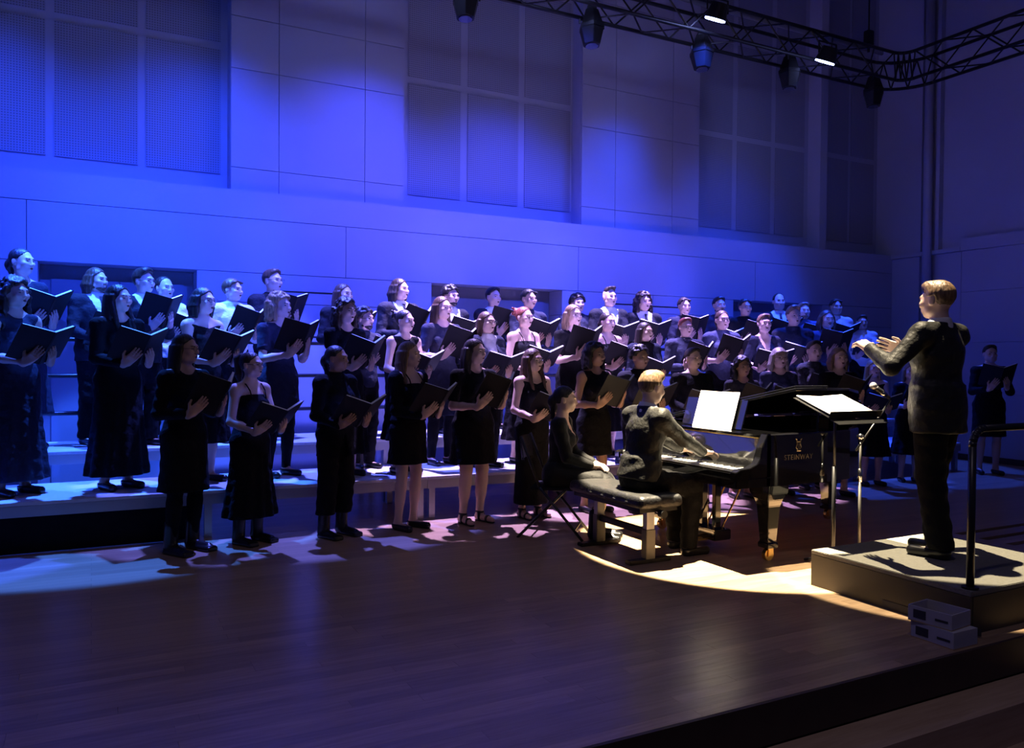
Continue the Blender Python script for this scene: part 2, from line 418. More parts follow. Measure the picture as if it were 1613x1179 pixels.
tag(MB().tube((-3.2, 8.28, TZ+0.30), (10.6, 8.28, TZ+0.30), 0.03).build('cable_pipe', ALU, None, smooth=True), 'pale conduit pipe lying along the top of the long truss', 'pipe')

def aim_matrix(loc, target):
    d = (Vector(target)-Vector(loc)).normalized()
    return d.to_track_quat('-Z', 'Y')
lamp_n = {}
def fresnel(loc, target, label, sc=1.0, hang=None):
    """six-sided hanging spotlight with a tapered hood; local -Z is the beam"""
    loc = Vector(loc); q = aim_matrix(loc, target)
    t = empty('stage_spotlight', loc); tag(t, label, 'spotlight', 'stage spotlights with hoods')
    oct_ = [(0.115*math.cos(R(22.5+45*k)), 0.115*math.sin(R(22.5+45*k))) for k in range(8)]
    key = 'fresnel'
    if key not in lamp_n:
        lens = MB().tube((0, 0, -0.252), (0, 0, -0.241), 0.075, seg=16).mesh('lens', LENS)
        house = MB().tube((0, 0, 0.0), (0, 0, 0.20), 0.150, 0.085, seg=6).box((0, 0, 0.22), (0.11, 0.11, 0.05)).mesh('housing', BLKMET, 0.006)
        dm = [MB().tube((0, 0, -0.05), (0, 0, -0.001), 0.160, 0.160, seg=6).mesh('gel_frame', BLKMET, 0.004), MB().tube((0, 0, -0.24), (0, 0, -0.051), 0.105, 0.155, seg=6).mesh('hood', BLKMET, 0.004)]
        lamp_n[key] = (lens, house, dm)
    lens, house, dm = lamp_n[key]
    for nm, me in [('housing', house), ('lens', lens)] + [('gel_frame', dm[0]), ('hood', dm[1])]:
        o = link(nm, me, None, t); o.rotation_mode = 'QUATERNION'; o.rotation_quaternion = q; o.scale = (sc,)*3
    hz = (hang if hang is not None else TZ-0.2) - loc.z
    MB().path([(-0.17, 0, 0), (-0.17, 0, hz-0.12), (0.17, 0, hz-0.12), (0.17, 0, 0)], 0.011).build('yoke', BLKMET, t)
    MB().box((0, 0, hz-0.05), (0.05, 0.06, 0.13)).build('clamp', BLKMET, t)
    return t, q
def wash(loc, target, label, lit=True):
    """short round wash light with a glowing lens"""
    loc = Vector(loc); q = aim_matrix(loc, target)
    t = empty('wash_light', loc); tag(t, label, 'stage light', 'round wash lights')
    for nm, m_, mb in (('housing', BLKMET, MB().tube((0, 0, -0.085), (0, 0, 0.10), 0.14, 0.10, seg=20)),
                       ('lens', GLOW if lit else LENS, MB().tube((0, 0, -0.105), (0, 0, -0.088), 0.128, seg=20))):
        o = mb.build(nm, m_, t); o.rotation_mode = 'QUATERNION'; o.rotation_quaternion = q
    hz = TZ-0.2-loc.z
    MB().path([(-0.165, 0, 0), (-0.165, 0, 0.16), (0.165, 0, 0.16), (0.165, 0, 0)], 0.011).build('yoke', BLKMET, t)
    MB().tube((0, 0, 0.16), (0, 0.25, TZ+0.2-loc.z), 0.018).build('clamp', BLKMET, t)
    return t, q
def lamp_light(t, q, loc, target, energy, color, angle, blend=0.5, off=0.18, radius=0.05):
    p = Vector(loc) + q @ Vector((0, 0, -off))
    spot('lamp_beam', p, target, energy, color, angle, blend, radius, parent=t)

# spotlights hanging under the back truss: blue light from above and behind onto the singers and the floor in front of them
FX = [-1.33, 0.33, 2.0, 3.67, 5.33, 7.03, 8.60, 10.32]
LAV = (0.50, 0.37, 1.0)
FC = [BLUE, CYAN, (0.10, 0.13, 1.0), LAV, LAV, VIOLET, BLUE, BLUE]
FE = [0.8, 1.0, 0.8, 1.35, 1.35, 1.2, 0.5, 0.3]
for i, x in enumerate(FX):
    loc = (x, 8.2, 5.47+0.015*i)
    lav = FC[i] in (LAV, VIOLET)
    tgt = (x-0.25, 7.65 if lav else 8.0, 0.0)
    t, q = fresnel(loc, tgt, 'black hooded spotlight, %s from left under the long truss' % ordw[i])
    lamp_light(t, q, loc, tgt, E_BACK*FE[i], FC[i], 35 if lav else 44, 0.12, 0.275, 0.04)
# round wash lights on the same truss
WX = [-0.87, 1.07, 3.01, 4.95, 6.89, 8.83]
WE = [0.9, 1.0, 0.9, 1.0, 0.7, 0.2]
for i, x in enumerate(WX):
    loc = (x, 7.75, 5.86 if i < 5 else 5.68)
    tgt = (x-0.2, 9.5, 2.2)
    t, q = wash(loc, tgt, 'round wash light with glowing blue lens, %s from left on the long truss' % ordw[i])
    lamp_light(t, q, loc, tgt, E_WALL*WE[i], BLUE if i in (0, 1, 4, 5) else INDIGO, 88, 1.0, 0.14, 0.14)
# front lamps on the audience-side truss, reaching over the front row
for i, (x, tx, c, e) in enumerate(((0.9, -0.2, BLUE, 0.7), (2.3, 0.9, BLUE, 1.2), (4.0, 2.9, INDIGO, 0.8), (5.8, 4.8, BLUE, 1.0), (7.6, 6.6, INDIGO, 0.8), (9.4, 8.8, BLUE, 0.6))):
    loc = (x, 3.0, 5.42); tgt = (tx, 8.6, 2.55)
    t, q = fresnel(loc, tgt, 'black hooded spotlight, %s from left under the front truss' % ordw[i])
    lamp_light(t, q, loc, tgt, E_FRONT*e, c, 29, 0.7, 0.275, 0.04)
# white spots for the piano and the podium; third is an added fill
for loc, tgt, e, ang, lab in (((4.35, 5.65, 7.3), (4.76, 5.0, 0), E_WARM, 22.6, 'white spotlight high above the piano'),
                              ((5.15, 4.75, 7.3), (5.22, 3.62, 0), E_COND, 17.8, 'white spotlight high above the podium'),
                              ((1.5, 1.2, 7.3), (1.9, 3.0, 0), 130.0, 105.0, 'added dim fill lamp above the front of the stage')):
    t, q = fresnel(loc, tgt, lab, hang=8.9)
    dim = ang > 60
    lamp_light(t, q, loc, tgt, e, (0.85, 0.72, 1.0) if dim else WARM, ang, 1.0 if dim else 0.06, 0.275, 0.1 if dim else 0.03)

# ================================================================= people: distance-field modelling
V3 = lambda *a: np.array(a, float)
def smin(a, b, k):
    h = np.maximum(k-np.abs(a-b), 0.0)/k
    return np.minimum(a, b) - h*h*k*0.25
class Field:
    def __init__(self, xs, ys, zs):
        self.ax = (np.asarray(xs), np.asarray(ys), np.asarray(zs))
        self.F = np.full((len(xs), len(ys), len(zs)), 0.2, np.float32)
    def win(self, lo, hi):
        sl = []
        for a, l, h in zip(self.ax, lo, hi):
            i0 = max(0, int(np.searchsorted(a, l))-1); i1 = min(len(a), int(np.searchsorted(a, h))+1)
            if i1 <= i0: return None
            sl.append(slice(i0, i1))
        X = self.ax[0][sl[0]][:, None, None]; Y = self.ax[1][sl[1]][None, :, None]; Z = self.ax[2][sl[2]][None, None, :]
        return tuple(sl), X, Y, Z
    def add(self, prim, inf=0.0):
        kind, p, k = prim
        m = 0.035 + k + abs(inf)
        if kind == 'cone':
            a, b, r1, r2 = p; r = max(r1, r2)+m
            w_ = self.win(np.minimum(a, b)-r, np.maximum(a, b)+r)
            if w_ is None: return
            sl, X, Y, Z = w_
            ba = b-a; L = float(ba@ba)+1e-9
            t = np.clip(((X-a[0])*ba[0]+(Y-a[1])*ba[1]+(Z-a[2])*ba[2])/L, 0, 1)
            d = np.sqrt((X-a[0]-t*ba[0])**2+(Y-a[1]-t*ba[1])**2+(Z-a[2]-t*ba[2])**2)-(r1+(r2-r1)*t)-inf
        else:
            c, r, M = p
            ext = (np.abs(M) @ r if M is not None else r)+m
            w_ = self.win(c-ext, c+ext)
            if w_ is None: return
            sl, X, Y, Z = w_
            X = X-c[0]; Y = Y-c[1]; Z = Z-c[2]
            if M is not None:
                X, Y, Z = (X*M[0, 0]+Y*M[1, 0]+Z*M[2, 0], X*M[0, 1]+Y*M[1, 1]+Z*M[2, 1], X*M[0, 2]+Y*M[1, 2]+Z*M[2, 2])
            if kind == 'ell':
                r = r+inf
                k0 = np.sqrt((X/r[0])**2+(Y/r[1])**2+(Z/r[2])**2)
                k1 = np.sqrt((X/r[0]**2)**2+(Y/r[1]**2)**2+(Z/r[2]**2)**2)+1e-9
                d = k0*(k0-1.0)/k1
            else:       # rounded box
                rr = min(r)*0.8; q = r-rr
                dx = np.maximum(np.abs(X)-q[0], 0); dy = np.maximum(np.abs(Y)-q[1], 0); dz = np.maximum(np.abs(Z)-q[2], 0)
                d = np.sqrt(dx*dx+dy*dy+dz*dz)-rr-inf
        self.F[sl] = smin(self.F[sl], d.astype(np.float32), k)
    def grids(self):
        return self.ax[0][:, None, None], self.ax[1][None, :, None], self.ax[2][None, None, :]
    def cut(self, G): self.F = np.maximum(self.F, np.broadcast_to(G, self.F.shape).astype(np.float32))
    def union(self, G, k=0.02): self.F = smin(self.F, np.broadcast_to(G, self.F.shape).astype(np.float32), k)
    def mesh(self, name):
        F = self.F; xs, ys, zs = self.ax; nx, ny, nz = F.shape
        S = F < 0
        c = [S[i:nx-1+i, j:ny-1+j, k:nz-1+k] for i in (0, 1) for j in (0, 1) for k in (0, 1)]
        al = c[0].copy(); an = c[0].copy()
        for q in c[1:]: al &= q; an |= q
        act = an & ~al
        I, J, K = np.nonzero(act)
        idx = np.full(act.shape, -1, np.int32); idx[I, J, K] = np.arange(len(I))
        P = np.zeros((len(I), 3)); N = np.zeros(len(I))
        for a in range(3):
            for u in (0, 1):
                for v in (0, 1):
                    o = [0, 0, 0]; oth = [q for q in range(3) if q != a]; o[oth[0]] = u; o[oth[1]] = v
                    e = list(o); e[a] = 1
                    f0 = F[I+o[0], J+o[1], K+o[2]]; f1 = F[I+e[0], J+e[1], K+e[2]]
                    m = (f0 < 0) != (f1 < 0)
                    t = f0[m]/(f0[m]-f1[m])
                    p0 = np.stack([xs[I[m]+o[0]], ys[J[m]+o[1]], zs[K[m]+o[2]]], 1)
                    p1 = np.stack([xs[I[m]+e[0]], ys[J[m]+e[1]], zs[K[m]+e[2]]], 1)
                    P[m] += p0+(p1-p0)*t[:, None]; N[m] += 1
        P /= np.maximum(N, 1)[:, None]
        quads = []
        for a in range(3):
            s0 = [slice(1, -1)]*3; s1 = [slice(1, -1)]*3
            s0[a] = slice(0, -1); s1[a] = slice(1, None)
            A = S[tuple(s0)]; B = S[tuple(s1)]
            ii = np.nonzero(A != B)
            if len(ii[0]) == 0: continue
            pos = [ii[q] + (0 if q == a else 1) for q in range(3)]
            b_, c_ = (a+1) % 3, (a+2) % 3
            def cell(db, dc):
                g = list(pos); g[b_] = g[b_]-db; g[c_] = g[c_]-dc
                return idx[g[0], g[1], g[2]]
            q = np.stack([cell(1, 1), cell(0, 1), cell(0, 0), cell(1, 0)], 1)
            fl = ~A[ii]
            q[fl] = q[fl][:, ::-1]
            quads.append(q)
        Q = np.concatenate(quads).astype(np.int32)
        me = bpy.data.meshes.new(name)
        me.vertices.add(len(P)); me.vertices.foreach_set('co', P.astype(np.float32).ravel())
        me.loops.add(Q.size); me.loops.foreach_set('vertex_index', Q.ravel())
        me.polygons.add(len(Q)); me.polygons.foreach_set('loop_start', np.arange(0, Q.size, 4, dtype=np.int32))
        me.polygons.foreach_set('use_smooth', np.ones(len(Q), bool))
        me.update(calc_edges=True); me.validate()
        return me
def axis(lo, hi, fine, coarse, ranges):
    v = [lo]; x = lo
    while x < hi:
        h = coarse
        for a, b in ranges:
            if a-coarse*0.5 <= x < b: h = fine
        x += h; v.append(x)
    return np.array(v)
def cone(a, b, r1, r2, k=0.02): return ('cone', (np.asarray(a, float), np.asarray(b, float), r1, r2), k)
def ell(c, r, M=None, k=0.02): return ('ell', (np.asarray(c, float), np.asarray(r, float), M), k)
def rbox(c, r, M=None, k=0.008): return ('box', (np.asarray(c, float), np.asarray(r, float), M), k)
def rotm(ax, ang):
    return np.array(Matrix.Rotation(ang, 3, ax))
def xf(prims, M, piv=(0, 0, 0), off=(0, 0, 0)):
    """move primitives by a rotation about a pivot and a shift"""
    piv = np.asarray(piv, float); off = np.asarray(off, float); out = []
    f = lambda p: M @ (p-piv)+piv+off
    for kind, p, k in prims:
        if kind == 'cone': out.append((kind, (f(p[0]), f(p[1]), p[2], p[3]), k))
        else: out.append((kind, (f(p[0]), p[1], M if p[2] is None else M @ p[2]), k))
    return out
def bounds(prims, pad):
    lo = np.full(3, 9.0); hi = -lo
    for kind, p, k in prims:
        if kind == 'cone':
            r = max(p[2], p[3]); lo = np.minimum(lo, np.minimum(p[0], p[1])-r); hi = np.maximum(hi, np.maximum(p[0], p[1])+r)
        else:
            e = np.abs(p[2]) @ p[1] if p[2] is not None else p[1]
            lo = np.minimum(lo, p[0]-e); hi = np.maximum(hi, p[0]+e)
    return lo-pad, hi+pad

NECKP = V3(0, 0.012, 1.455)
def head_prims():
    P = [ell((0, 0.012, 1.605), (0.073, 0.092, 0.092), k=0.03), ell((0, -0.028, 1.555), (0.060, 0.066, 0.075), k=0.03),
         cone((0, -0.062, 1.502), (0, -0.045, 1.515), 0.024, 0.034, 0.025),
         cone((-0.045, -0.02, 1.515), (0.045, -0.02, 1.515), 0.022, 0.022, 0.03),
         cone((-0.026, -0.078, 1.606), (0.026, -0.078, 1.606), 0.013, 0.013, 0.018),
         cone((0, -0.090, 1.592), (0, -0.104, 1.557), 0.0065, 0.0105, 0.012),
         cone((-0.012, -0.100, 1.553), (0.012, -0.100, 1.553), 0.007, 0.007, 0.008),
         cone((-0.016, -0.091, 1.531), (0.016, -0.091, 1.531), 0.006, 0.006, 0.008),
         cone((-0.013, -0.087, 1.517), (0.013, -0.087, 1.517), 0.006, 0.006, 0.008),
         ell((-0.043, -0.066, 1.562), (0.02, 0.02, 0.02), k=0.02), ell((0.043, -0.066, 1.562), (0.02, 0.02, 0.02), k=0.02)]
    for s in (-1, 1):
        P.append(ell((s*0.075, 0.012, 1.575), (0.009, 0.019, 0.030), rotm('X', -0.2), 0.008))
    return P
def torso_prims(sex, hv=1.0):
    if sex == 'f':
        P = [ell((0, 0.005, 1.24), (0.138*hv, 0.098*hv, 0.165), k=0.04), ell((0, 0.005, 1.06), (0.118*hv, 0.088*hv, 0.16), k=0.05),
             ell((0, 0.012, 0.92), (0.158*hv, 0.112*hv, 0.125), k=0.05),
             ell((0.062*hv, -0.072*hv, 1.235), (0.058, 0.050, 0.058), k=0.03), ell((-0.062*hv, -0.072*hv, 1.235), (0.058, 0.050, 0.058), k=0.03)]
        sw = 0.135
    else:
        P = [ell((0, 0.0, 1.25), (0.162*hv, 0.108*hv, 0.17), k=0.04), ell((0, 0.0, 1.06), (0.14*hv, 0.098*hv, 0.17), k=0.05),
             ell((0, 0.008, 0.92), (0.152*hv, 0.108*hv, 0.125), k=0.05)]
        sw = 0.16
    P.append(cone((-sw*hv, 0.012, 1.372), (sw*hv, 0.012, 1.372), 0.046, 0.046, 0.03))
    for s in (-1, 1): P.append(cone((s*0.02, 0.016, 1.43), (s*0.11, 0.014, 1.39), 0.044, 0.036, 0.03))
    return P
NECK = lambda: [cone((0, 0.022, 1.40), (0, 0.008, 1.53), 0.054, 0.047, 0.03)]
def elbow_of(S, W, hint, l1=0.285, l2=0.255):
    S = np.asarray(S); W = np.asarray(W); d = W-S; L = np.linalg.norm(d)
    if L > (l1+l2)*0.995: W = S+d/L*(l1+l2)*0.995; d = W-S; L = np.linalg.norm(d)
    a = (l1*l1-l2*l2+L*L)/(2*L); h = math.sqrt(max(1e-6, l1*l1-a*a)); u = d/L
    n = np.asarray(hint, float); n = n-u*(n@u); n /= np.linalg.norm(n)
    return S+u*a+n*h, W
def hand_prims(W, d, n, side, curl=0.5, spread=0.12, sc=1.0):
    """W wrist, d direction towards the fingertips, n palm normal, side = unit vector towards the thumb"""
    d = np.asarray(d, float); d /= np.linalg.norm(d); n = np.asarray(n, float); n = n-d*(n@d); n /= np.linalg.norm(n)
    s = np.asarray(side, float); s = s-d*(s@d)-n*(s@n); s /= np.linalg.norm(s)
    M = np.stack([s, d, n], 1); W = np.asarray(W, float)
    P = [rbox(W+d*0.048*sc, V3(0.040, 0.048, 0.0145)*sc, M, 0.012), cone(W-d*0.02, W+d*0.02, 0.026, 0.025, 0.02)]
    for i, (o, l) in enumerate(((0.030, 0.072), (0.010, 0.082), (-0.011, 0.076), (-0.031, 0.060))):
        b = W+(d*0.088+s*o)*sc; a1 = curl*(0.7+0.12*i)
        dd = d*math.cos(a1)+n*math.sin(a1)+s*(o*spread*8); dd /= np.linalg.norm(dd)
        m = b+dd*l*0.55*sc; a2 = curl*1.9
        d2 = d*math.cos(a2)+n*math.sin(a2)+s*(o*spread*5); d2 /= np.linalg.norm(d2)
        e = m+d2*l*0.48*sc
        P += [cone(b, m, 0.0092*sc, 0.0085*sc, 0.004), cone(m, e, 0.0085*sc, 0.0072*sc, 0.003)]
    tb = W+(d*0.028+s*0.034)*sc; td = s*0.72+d*0.72+n*0.35; td /= np.linalg.norm(td)
    tm = tb+td*0.040*sc; t2 = d*0.9+s*0.2+n*0.45; t2 /= np.linalg.norm(t2)
    P += [cone(tb, tm, 0.0135*sc, 0.0108*sc, 0.010), cone(tm, tm+t2*0.032*sc, 0.0105*sc, 0.0085*sc, 0.003)]
    return P
def leg_prims(hip, knee, ank, toe, heavy=1.0):
    hip, knee, ank, toe = (np.asarray(v, float) for v in (hip, knee, ank, toe))
    ax = knee-ank
    up = hip*0.4+knee*0.6
    calf = ank+ax*0.68+(ank*0); calf = calf+V3(0, 0.014, 0)
    return [cone(hip, knee, 0.084*heavy, 0.052*heavy, 0.03), cone(knee, ank, 0.050*heavy, 0.034, 0.02), cone(ank+ax*0.75, ank+ax*0.45, 0.048*heavy, 0.040*heavy, 0.03),
            ], [cone(ank+V3(0, 0.02, -0.045), toe, 0.034, 0.026, 0.02), cone(ank, ank+V3(0, 0.015, -0.045), 0.034, 0.034, 0.02)]

class Rig:
    """joint positions of one figure; faces local -Y, feet on z = 0, 1.70 m tall"""
    def __init__(self, sex='f', hv=1.0, U=None, uoff=(0, 0, 0), upiv=(0, 0.01, 0.92), hyaw=0.0, hpit=0.0, wr=None, hands=None, hints=None, legs=None, arms_len=(0.285, 0.255)):
        self.sex = sex; self.hv = hv
        self.U = np.eye(3) if U is None else U; self.uoff = np.asarray(uoff, float); self.upiv = np.asarray(upiv, float)
        self.H = rotm('Z', hyaw) @ rotm('X', hpit)
        up = lambda P: xf(P, self.U, self.upiv, self.uoff)
        self.torso = up(torso_prims(sex, hv)); self.neck = up(NECK())
        self.head = up(xf(head_prims(), self.H, NECKP))
        sx = (0.158 if sex == 'f' else 0.182)*hv
        self.sh = [self.pt((s*sx, 0.014, 1.362)) for s in (-1, 1)]
        self.el = []; self.wr = []
        for i, s in enumerate((-1, 1)):
            e, w_ = elbow_of(self.sh[i], wr[i], hints[i] if hints else (s*0.55, 0.45, -1.0), *arms_len)
            self.el.append(e); self.wr.append(w_)
        self.up_arm = [[cone(self.sh[i], self.el[i], 0.049 if sex == 'm' else 0.044, 0.036, 0.025), ell(self.sh[i], (0.052, 0.052, 0.056), k=0.03)] for i in (0, 1)]
        self.lo_arm = [[cone(self.el[i], self.el[i]*0.62+self.wr[i]*0.38, 0.037, 0.036, 0.02), cone(self.el[i]*0.62+self.wr[i]*0.38, self.wr[i], 0.036, 0.0245, 0.02)] for i in (0, 1)]
        self.hand = [hand_prims(self.wr[i], *hands[i]) for i in (0, 1)]
        self.thigh = []; self.foot = []
        self.J = legs or [((s*0.085, 0.012, 0.90), (s*0.092, -0.005, 0.49), (s*0.098, 0.035, 0.085), (s*0.118, -0.125, 0.028)) for s in (-1, 1)]
        for j in self.J:
            l, f = leg_prims(*j, heavy=1.0 + (hv-1)*0.8); self.thigh.append(l); self.foot.append(f)
    def pt(self, p): return self.U @ (np.asarray(p, float)-self.upiv)+self.upiv+self.uoff
    def head_matrix(self):
        """moves things modelled around the neutral head to where the head is"""
        A = Matrix.Translation(Vector(self.upiv+self.uoff)) @ Matrix(self.U.tolist()).to_4x4() @ Matrix.Translation(-Vector(self.upiv))
        return A @ Matrix.Translation(Vector(NECKP)) @ Matrix(self.H.tolist()).to_4x4() @ Matrix.Translation(-Vector(NECKP))
    def upper_matrix(self):
        return Matrix.Translation(Vector(self.upiv+self.uoff)) @ Matrix(self.U.tolist()).to_4x4() @ Matrix.Translation(-Vector(self.upiv))
    def local(self, X, Y, Z):
        """grid coordinates in the un-leaned frame of the upper body"""
        p = self.upiv+self.uoff; M = self.U
        x = X-p[0]; y = Y-p[1]; z = Z-p[2]
        return (x*M[0, 0]+y*M[1, 0]+z*M[2, 0]+self.upiv[0], x*M[0, 1]+y*M[1, 1]+z*M[2, 1]+self.upiv[1], x*M[0, 2]+y*M[1, 2]+z*M[2, 2]+self.upiv[2])

def body_mesh(rig, fine=0.0065, coarse=0.016):
    P = rig.torso+rig.neck+rig.head
    for i in (0, 1): P = P+rig.up_arm[i]+rig.lo_arm[i]+rig.hand[i]+rig.thigh[i]+rig.foot[i]
    lo, hi = bounds(P, 0.03)
    hl, hh = bounds(rig.head, 0.008); rngs = [[], [], []]
    boxes = [(hl, hh)]+[bounds(rig.hand[i], 0.006) for i in (0, 1)]
    for l, h in boxes:
        for a in range(3): rngs[a].append((l[a], h[a]))
    f = Field(*[axis(lo[a], hi[a], fine, coarse, rngs[a]) for a in range(3)])
    for p in P: f.add(p)
    X, Y, Z = f.grids()
    # eye sockets and a slightly open mouth, carved out of the head
    Hm = rig.head_matrix()
    for c, r in (((-0.031, -0.098, 1.587), 0.0165), ((0.031, -0.098, 1.587), 0.0165)):
        q = Hm @ Vector(c)
        f.cut(r-np.sqrt((X-q.x)**2+(Y-q.y)**2+(Z-q.z)**2))
    return f.mesh('body')
def garment(name, prims, inf, cuts=None, res=0.0125, extra=None, pad=0.05, k=None, noise=0.0):
    lo, hi = bounds(prims, pad+inf)
    if extra is not None: lo = np.minimum(lo, extra[0]); hi = np.maximum(hi, extra[1])
    f = Field(*[np.arange(lo[a], hi[a]+res, res) for a in range(3)])
    for p in prims: f.add(p, inf)
    X, Y, Z = f.grids()
    if extra is not None: f.union(extra[2](X, Y, Z), 0.05)
    if noise:
        f.F = f.F + (noise*(np.sin(X*38+Z*23)*np.sin(Y*33-Z*31)+0.6*np.sin(Z*61+X*17+Y*29))).astype(np.float32)
    if cuts is not None:
        for c in cuts: f.cut(c(X, Y, Z))
    return f.mesh(name)
def skirt_fn(top, hem, r0, r1, folds=9, amp=0.05, ph=0.0, cy=0.012):
    def g(X, Y, Z):
        t = np.clip((top-Z)/(top-hem), 0, 1)
        a = np.arctan2(Y-cy, X)
        rx = (r0[0]+(r1[0]-r0[0])*t); ry = (r0[1]+(r1[1]-r0[1])*t)
        wv = 1+amp*t*np.sin(folds*a+ph+2*t)
        d = (np.sqrt((X/rx)**2+((Y-cy)/ry)**2)-wv)*np.minimum(rx, ry)
        return np.maximum(np.maximum(d, hem-Z), Z-top)
    lo = V3(-max(r0[0], r1[0])*1.15, cy-max(r0[1], r1[1])*1.15, hem-0.03); hi = V3(max(r0[0], r1[0])*1.15, cy+max(r0[1], r1[1])*1.15, top+0.02)
    return lo, hi, g

# ---- hair, modelled around the neutral head; returned meshes are shared
HAIR = {}
def hair_mesh(style):
    if style in HAIR: return HAIR[style]
    rnd = random.Random(style); P = []
    cap = lambda g=0.0: [ell((0, 0.018, 1.612), (0.080+g, 0.096+g, 0.092+g), k=0.02)]
    front = -0.045; zcut = 1.615; side_to = 1.56; back_to = 1.50
    if style == 'short': P = cap(0.004)+[cone((-0.02, -0.045, 1.672), (0.025, -0.045, 1.674), 0.026, 0.026, 0.05)]
    elif style == 'crop': P = cap(0.003); zcut = 1.64
    elif style == 'quiff': P = cap(0.004)+[cone((-0.03, -0.045, 1.680), (0.03, -0.048, 1.684), 0.027, 0.025, 0.05), cone((0, -0.02, 1.685), (0, 0.05, 1.675), 0.028, 0.025, 0.05)]
    elif style == 'undercut': P = [ell((0, 0.0, 1.66), (0.066, 0.085, 0.055), k=0.02), cone((-0.03, -0.06, 1.69), (0.03, -0.06, 1.695), 0.022, 0.022, 0.02)]; zcut = 1.63
    elif style == 'fringe': P = cap(0.006)+[cone((-0.05, -0.062, 1.655), (0.045, -0.07, 1.65), 0.022, 0.022, 0.02)]; zcut = 1.622
    elif style == 'thin': P = cap(0.0); zcut = 1.645
    elif style in ('curly', 'curly_bob', 'curly_long'):
        n = {'curly': 200, 'curly_bob': 380, 'curly_long': 560}[style]
        P = cap(0.0)
        for i in range(n):
            a = rnd.uniform(0, 6.283); zz = rnd.uniform(-0.35, 1.0)
            if style != 'curly' and i > 170:
                low = 1.45 if style == 'curly_bob' else 1.22
                z = rnd.uniform(low, 1.62); a = rnd.uniform(-0.55, math.pi+0.55)
                rr = (0.098 if style == 'curly_bob' else 0.105)+0.02*rnd.random()
                c = (rr*math.cos(a), 0.022+rr*0.92*math.sin(a), z)
            else:
                q = math.sqrt(max(0, 1-zz*zz)); c = (0.088*q*math.cos(a), 0.018+0.102*q*math.sin(a), 1.612+0.099*zz)
            if c[1] < -0.035 and c[2] < 1.645: continue
            P.append(ell(c, (rnd.uniform(0.013, 0.021),)*3, k=0.016))
    elif style in ('long', 'long_wavy', 'long_front', 'half_up'):
        P = cap(0.003); low = {'long': 1.22, 'long_wavy': 1.20, 'long_front': 1.16, 'half_up': 1.30}[style]
        for i in range(15):
            a = -0.32+(math.pi+0.64)*i/14; ca, sa = math.cos(a), math.sin(a)
            z1 = low+0.04*rnd.random()
            pts = [(0.078*ca, 0.02+0.09*sa, 1.60), (0.085*ca, 0.03+0.088*sa, 1.50), (0.10*ca, 0.035+0.085*sa, 1.40), (0.112*ca, 0.035+(0.095 if sa > 0.3 else 0.06)*sa-0.05*(abs(ca) > 0.8), z1)]
            if style == 'long_wavy': pts = [(x+rnd.uniform(-.012, .012), y+rnd.uniform(-.012, .012), z) for x, y, z in pts]
            for p, q in zip(pts[:-1], pts[1:]): P.append(cone(p, q, 0.021, 0.021 if q[2] > low+0.06 else 0.011, 0.010))
        if style == 'long_front':
            for s in (-1, 1): P += [cone((s*0.075, -0.01, 1.54), (s*0.088, -0.055, 1.40), 0.022, 0.02, 0.012), cone((s*0.088, -0.055, 1.40), (s*0.075, -0.115, 1.20), 0.02, 0.010, 0.012)]
    elif style in ('bob', 'man_long'):
        P = cap(0.005); low = 1.44
        for i in range(13):
            a = -0.35+(math.pi+0.7)*i/12; ca, sa = math.cos(a), math.sin(a)
            P += [cone((0.08*ca, 0.02+0.09*sa, 1.61), (0.096*ca, 0.03+0.096*sa, 1.53), 0.021, 0.025, 0.012), cone((0.096*ca, 0.03+0.096*sa, 1.53), (0.094*ca, 0.03+0.09*sa, low+0.02*rnd.random()), 0.025, 0.014, 0.012)]
    elif style == 'bangs':
        P = cap(0.006)+[cone((-0.055, -0.068, 1.64), (0.055, -0.068, 1.64), 0.022, 0.022, 0.02)]
        for i in range(13):
            a = -0.35+(math.pi+0.7)*i/12; ca, sa = math.cos(a), math.sin(a)
            P += [cone((0.08*ca, 0.02+0.09*sa, 1.61), (0.098*ca, 0.03+0.09*sa, 1.50), 0.021, 0.023, 0.012), cone((0.098*ca, 0.03+0.09*sa, 1.50), (0.11*ca, 0.035+0.08*sa, 1.30), 0.023, 0.012, 0.012)]
        zcut = 1.60
    elif style in ('bun', 'ponytail', 'tied'):
        P = cap(0.0)
        if style == 'bun':
            P += [ell((0, 0.115, 1.645), (0.045, 0.040, 0.045), k=0.015)]
            for i in range(26): P.append(ell((rnd.uniform(-.05, .05), 0.115+rnd.uniform(-.02, .04), 1.645+rnd.uniform(-.045, .05)), (0.013,)*3, k=0.006))
        elif style == 'ponytail': P += [cone((0, 0.10, 1.66), (0, 0.14, 1.63), 0.03, 0.034, 0.015), cone((0, 0.14, 1.63), (0.0, 0.135, 1.50), 0.034, 0.032, 0.02), cone((0, 0.135, 1.50), (0.01, 0.115, 1.38), 0.032, 0.012, 0.02)]
        else: P += [ell((0, 0.11, 1.56), (0.05, 0.045, 0.055), k=0.02), cone((0, 0.11, 1.55), (0.03, 0.10, 1.40), 0.035, 0.015, 0.02)]
    lo, hi = bounds(P, 0.03); res = 0.0075
    f = Field(*[np.arange(lo[a], hi[a]+res, res) for a in range(3)])
    for p in P: f.add(p)
    X, Y, Z = f.grids()
    # keep the face free: below the hairline everything in front of the ears goes
    fl = -0.030 if style not in ('long_front',) else -0.055
    line = zcut+0.02+0.55*np.clip(-(Y+0.055), -0.02, 0.02)+0.028*np.clip(1-np.abs(X)/0.06, 0, 1)
    if style == 'long_front':
        g = np.minimum(np.minimum(line-Z, -(Y-fl)), 0.066-np.abs(X)+0.0*Z)
    else:
        g = np.minimum(line-Z, -(Y-fl))
    f.cut(g)
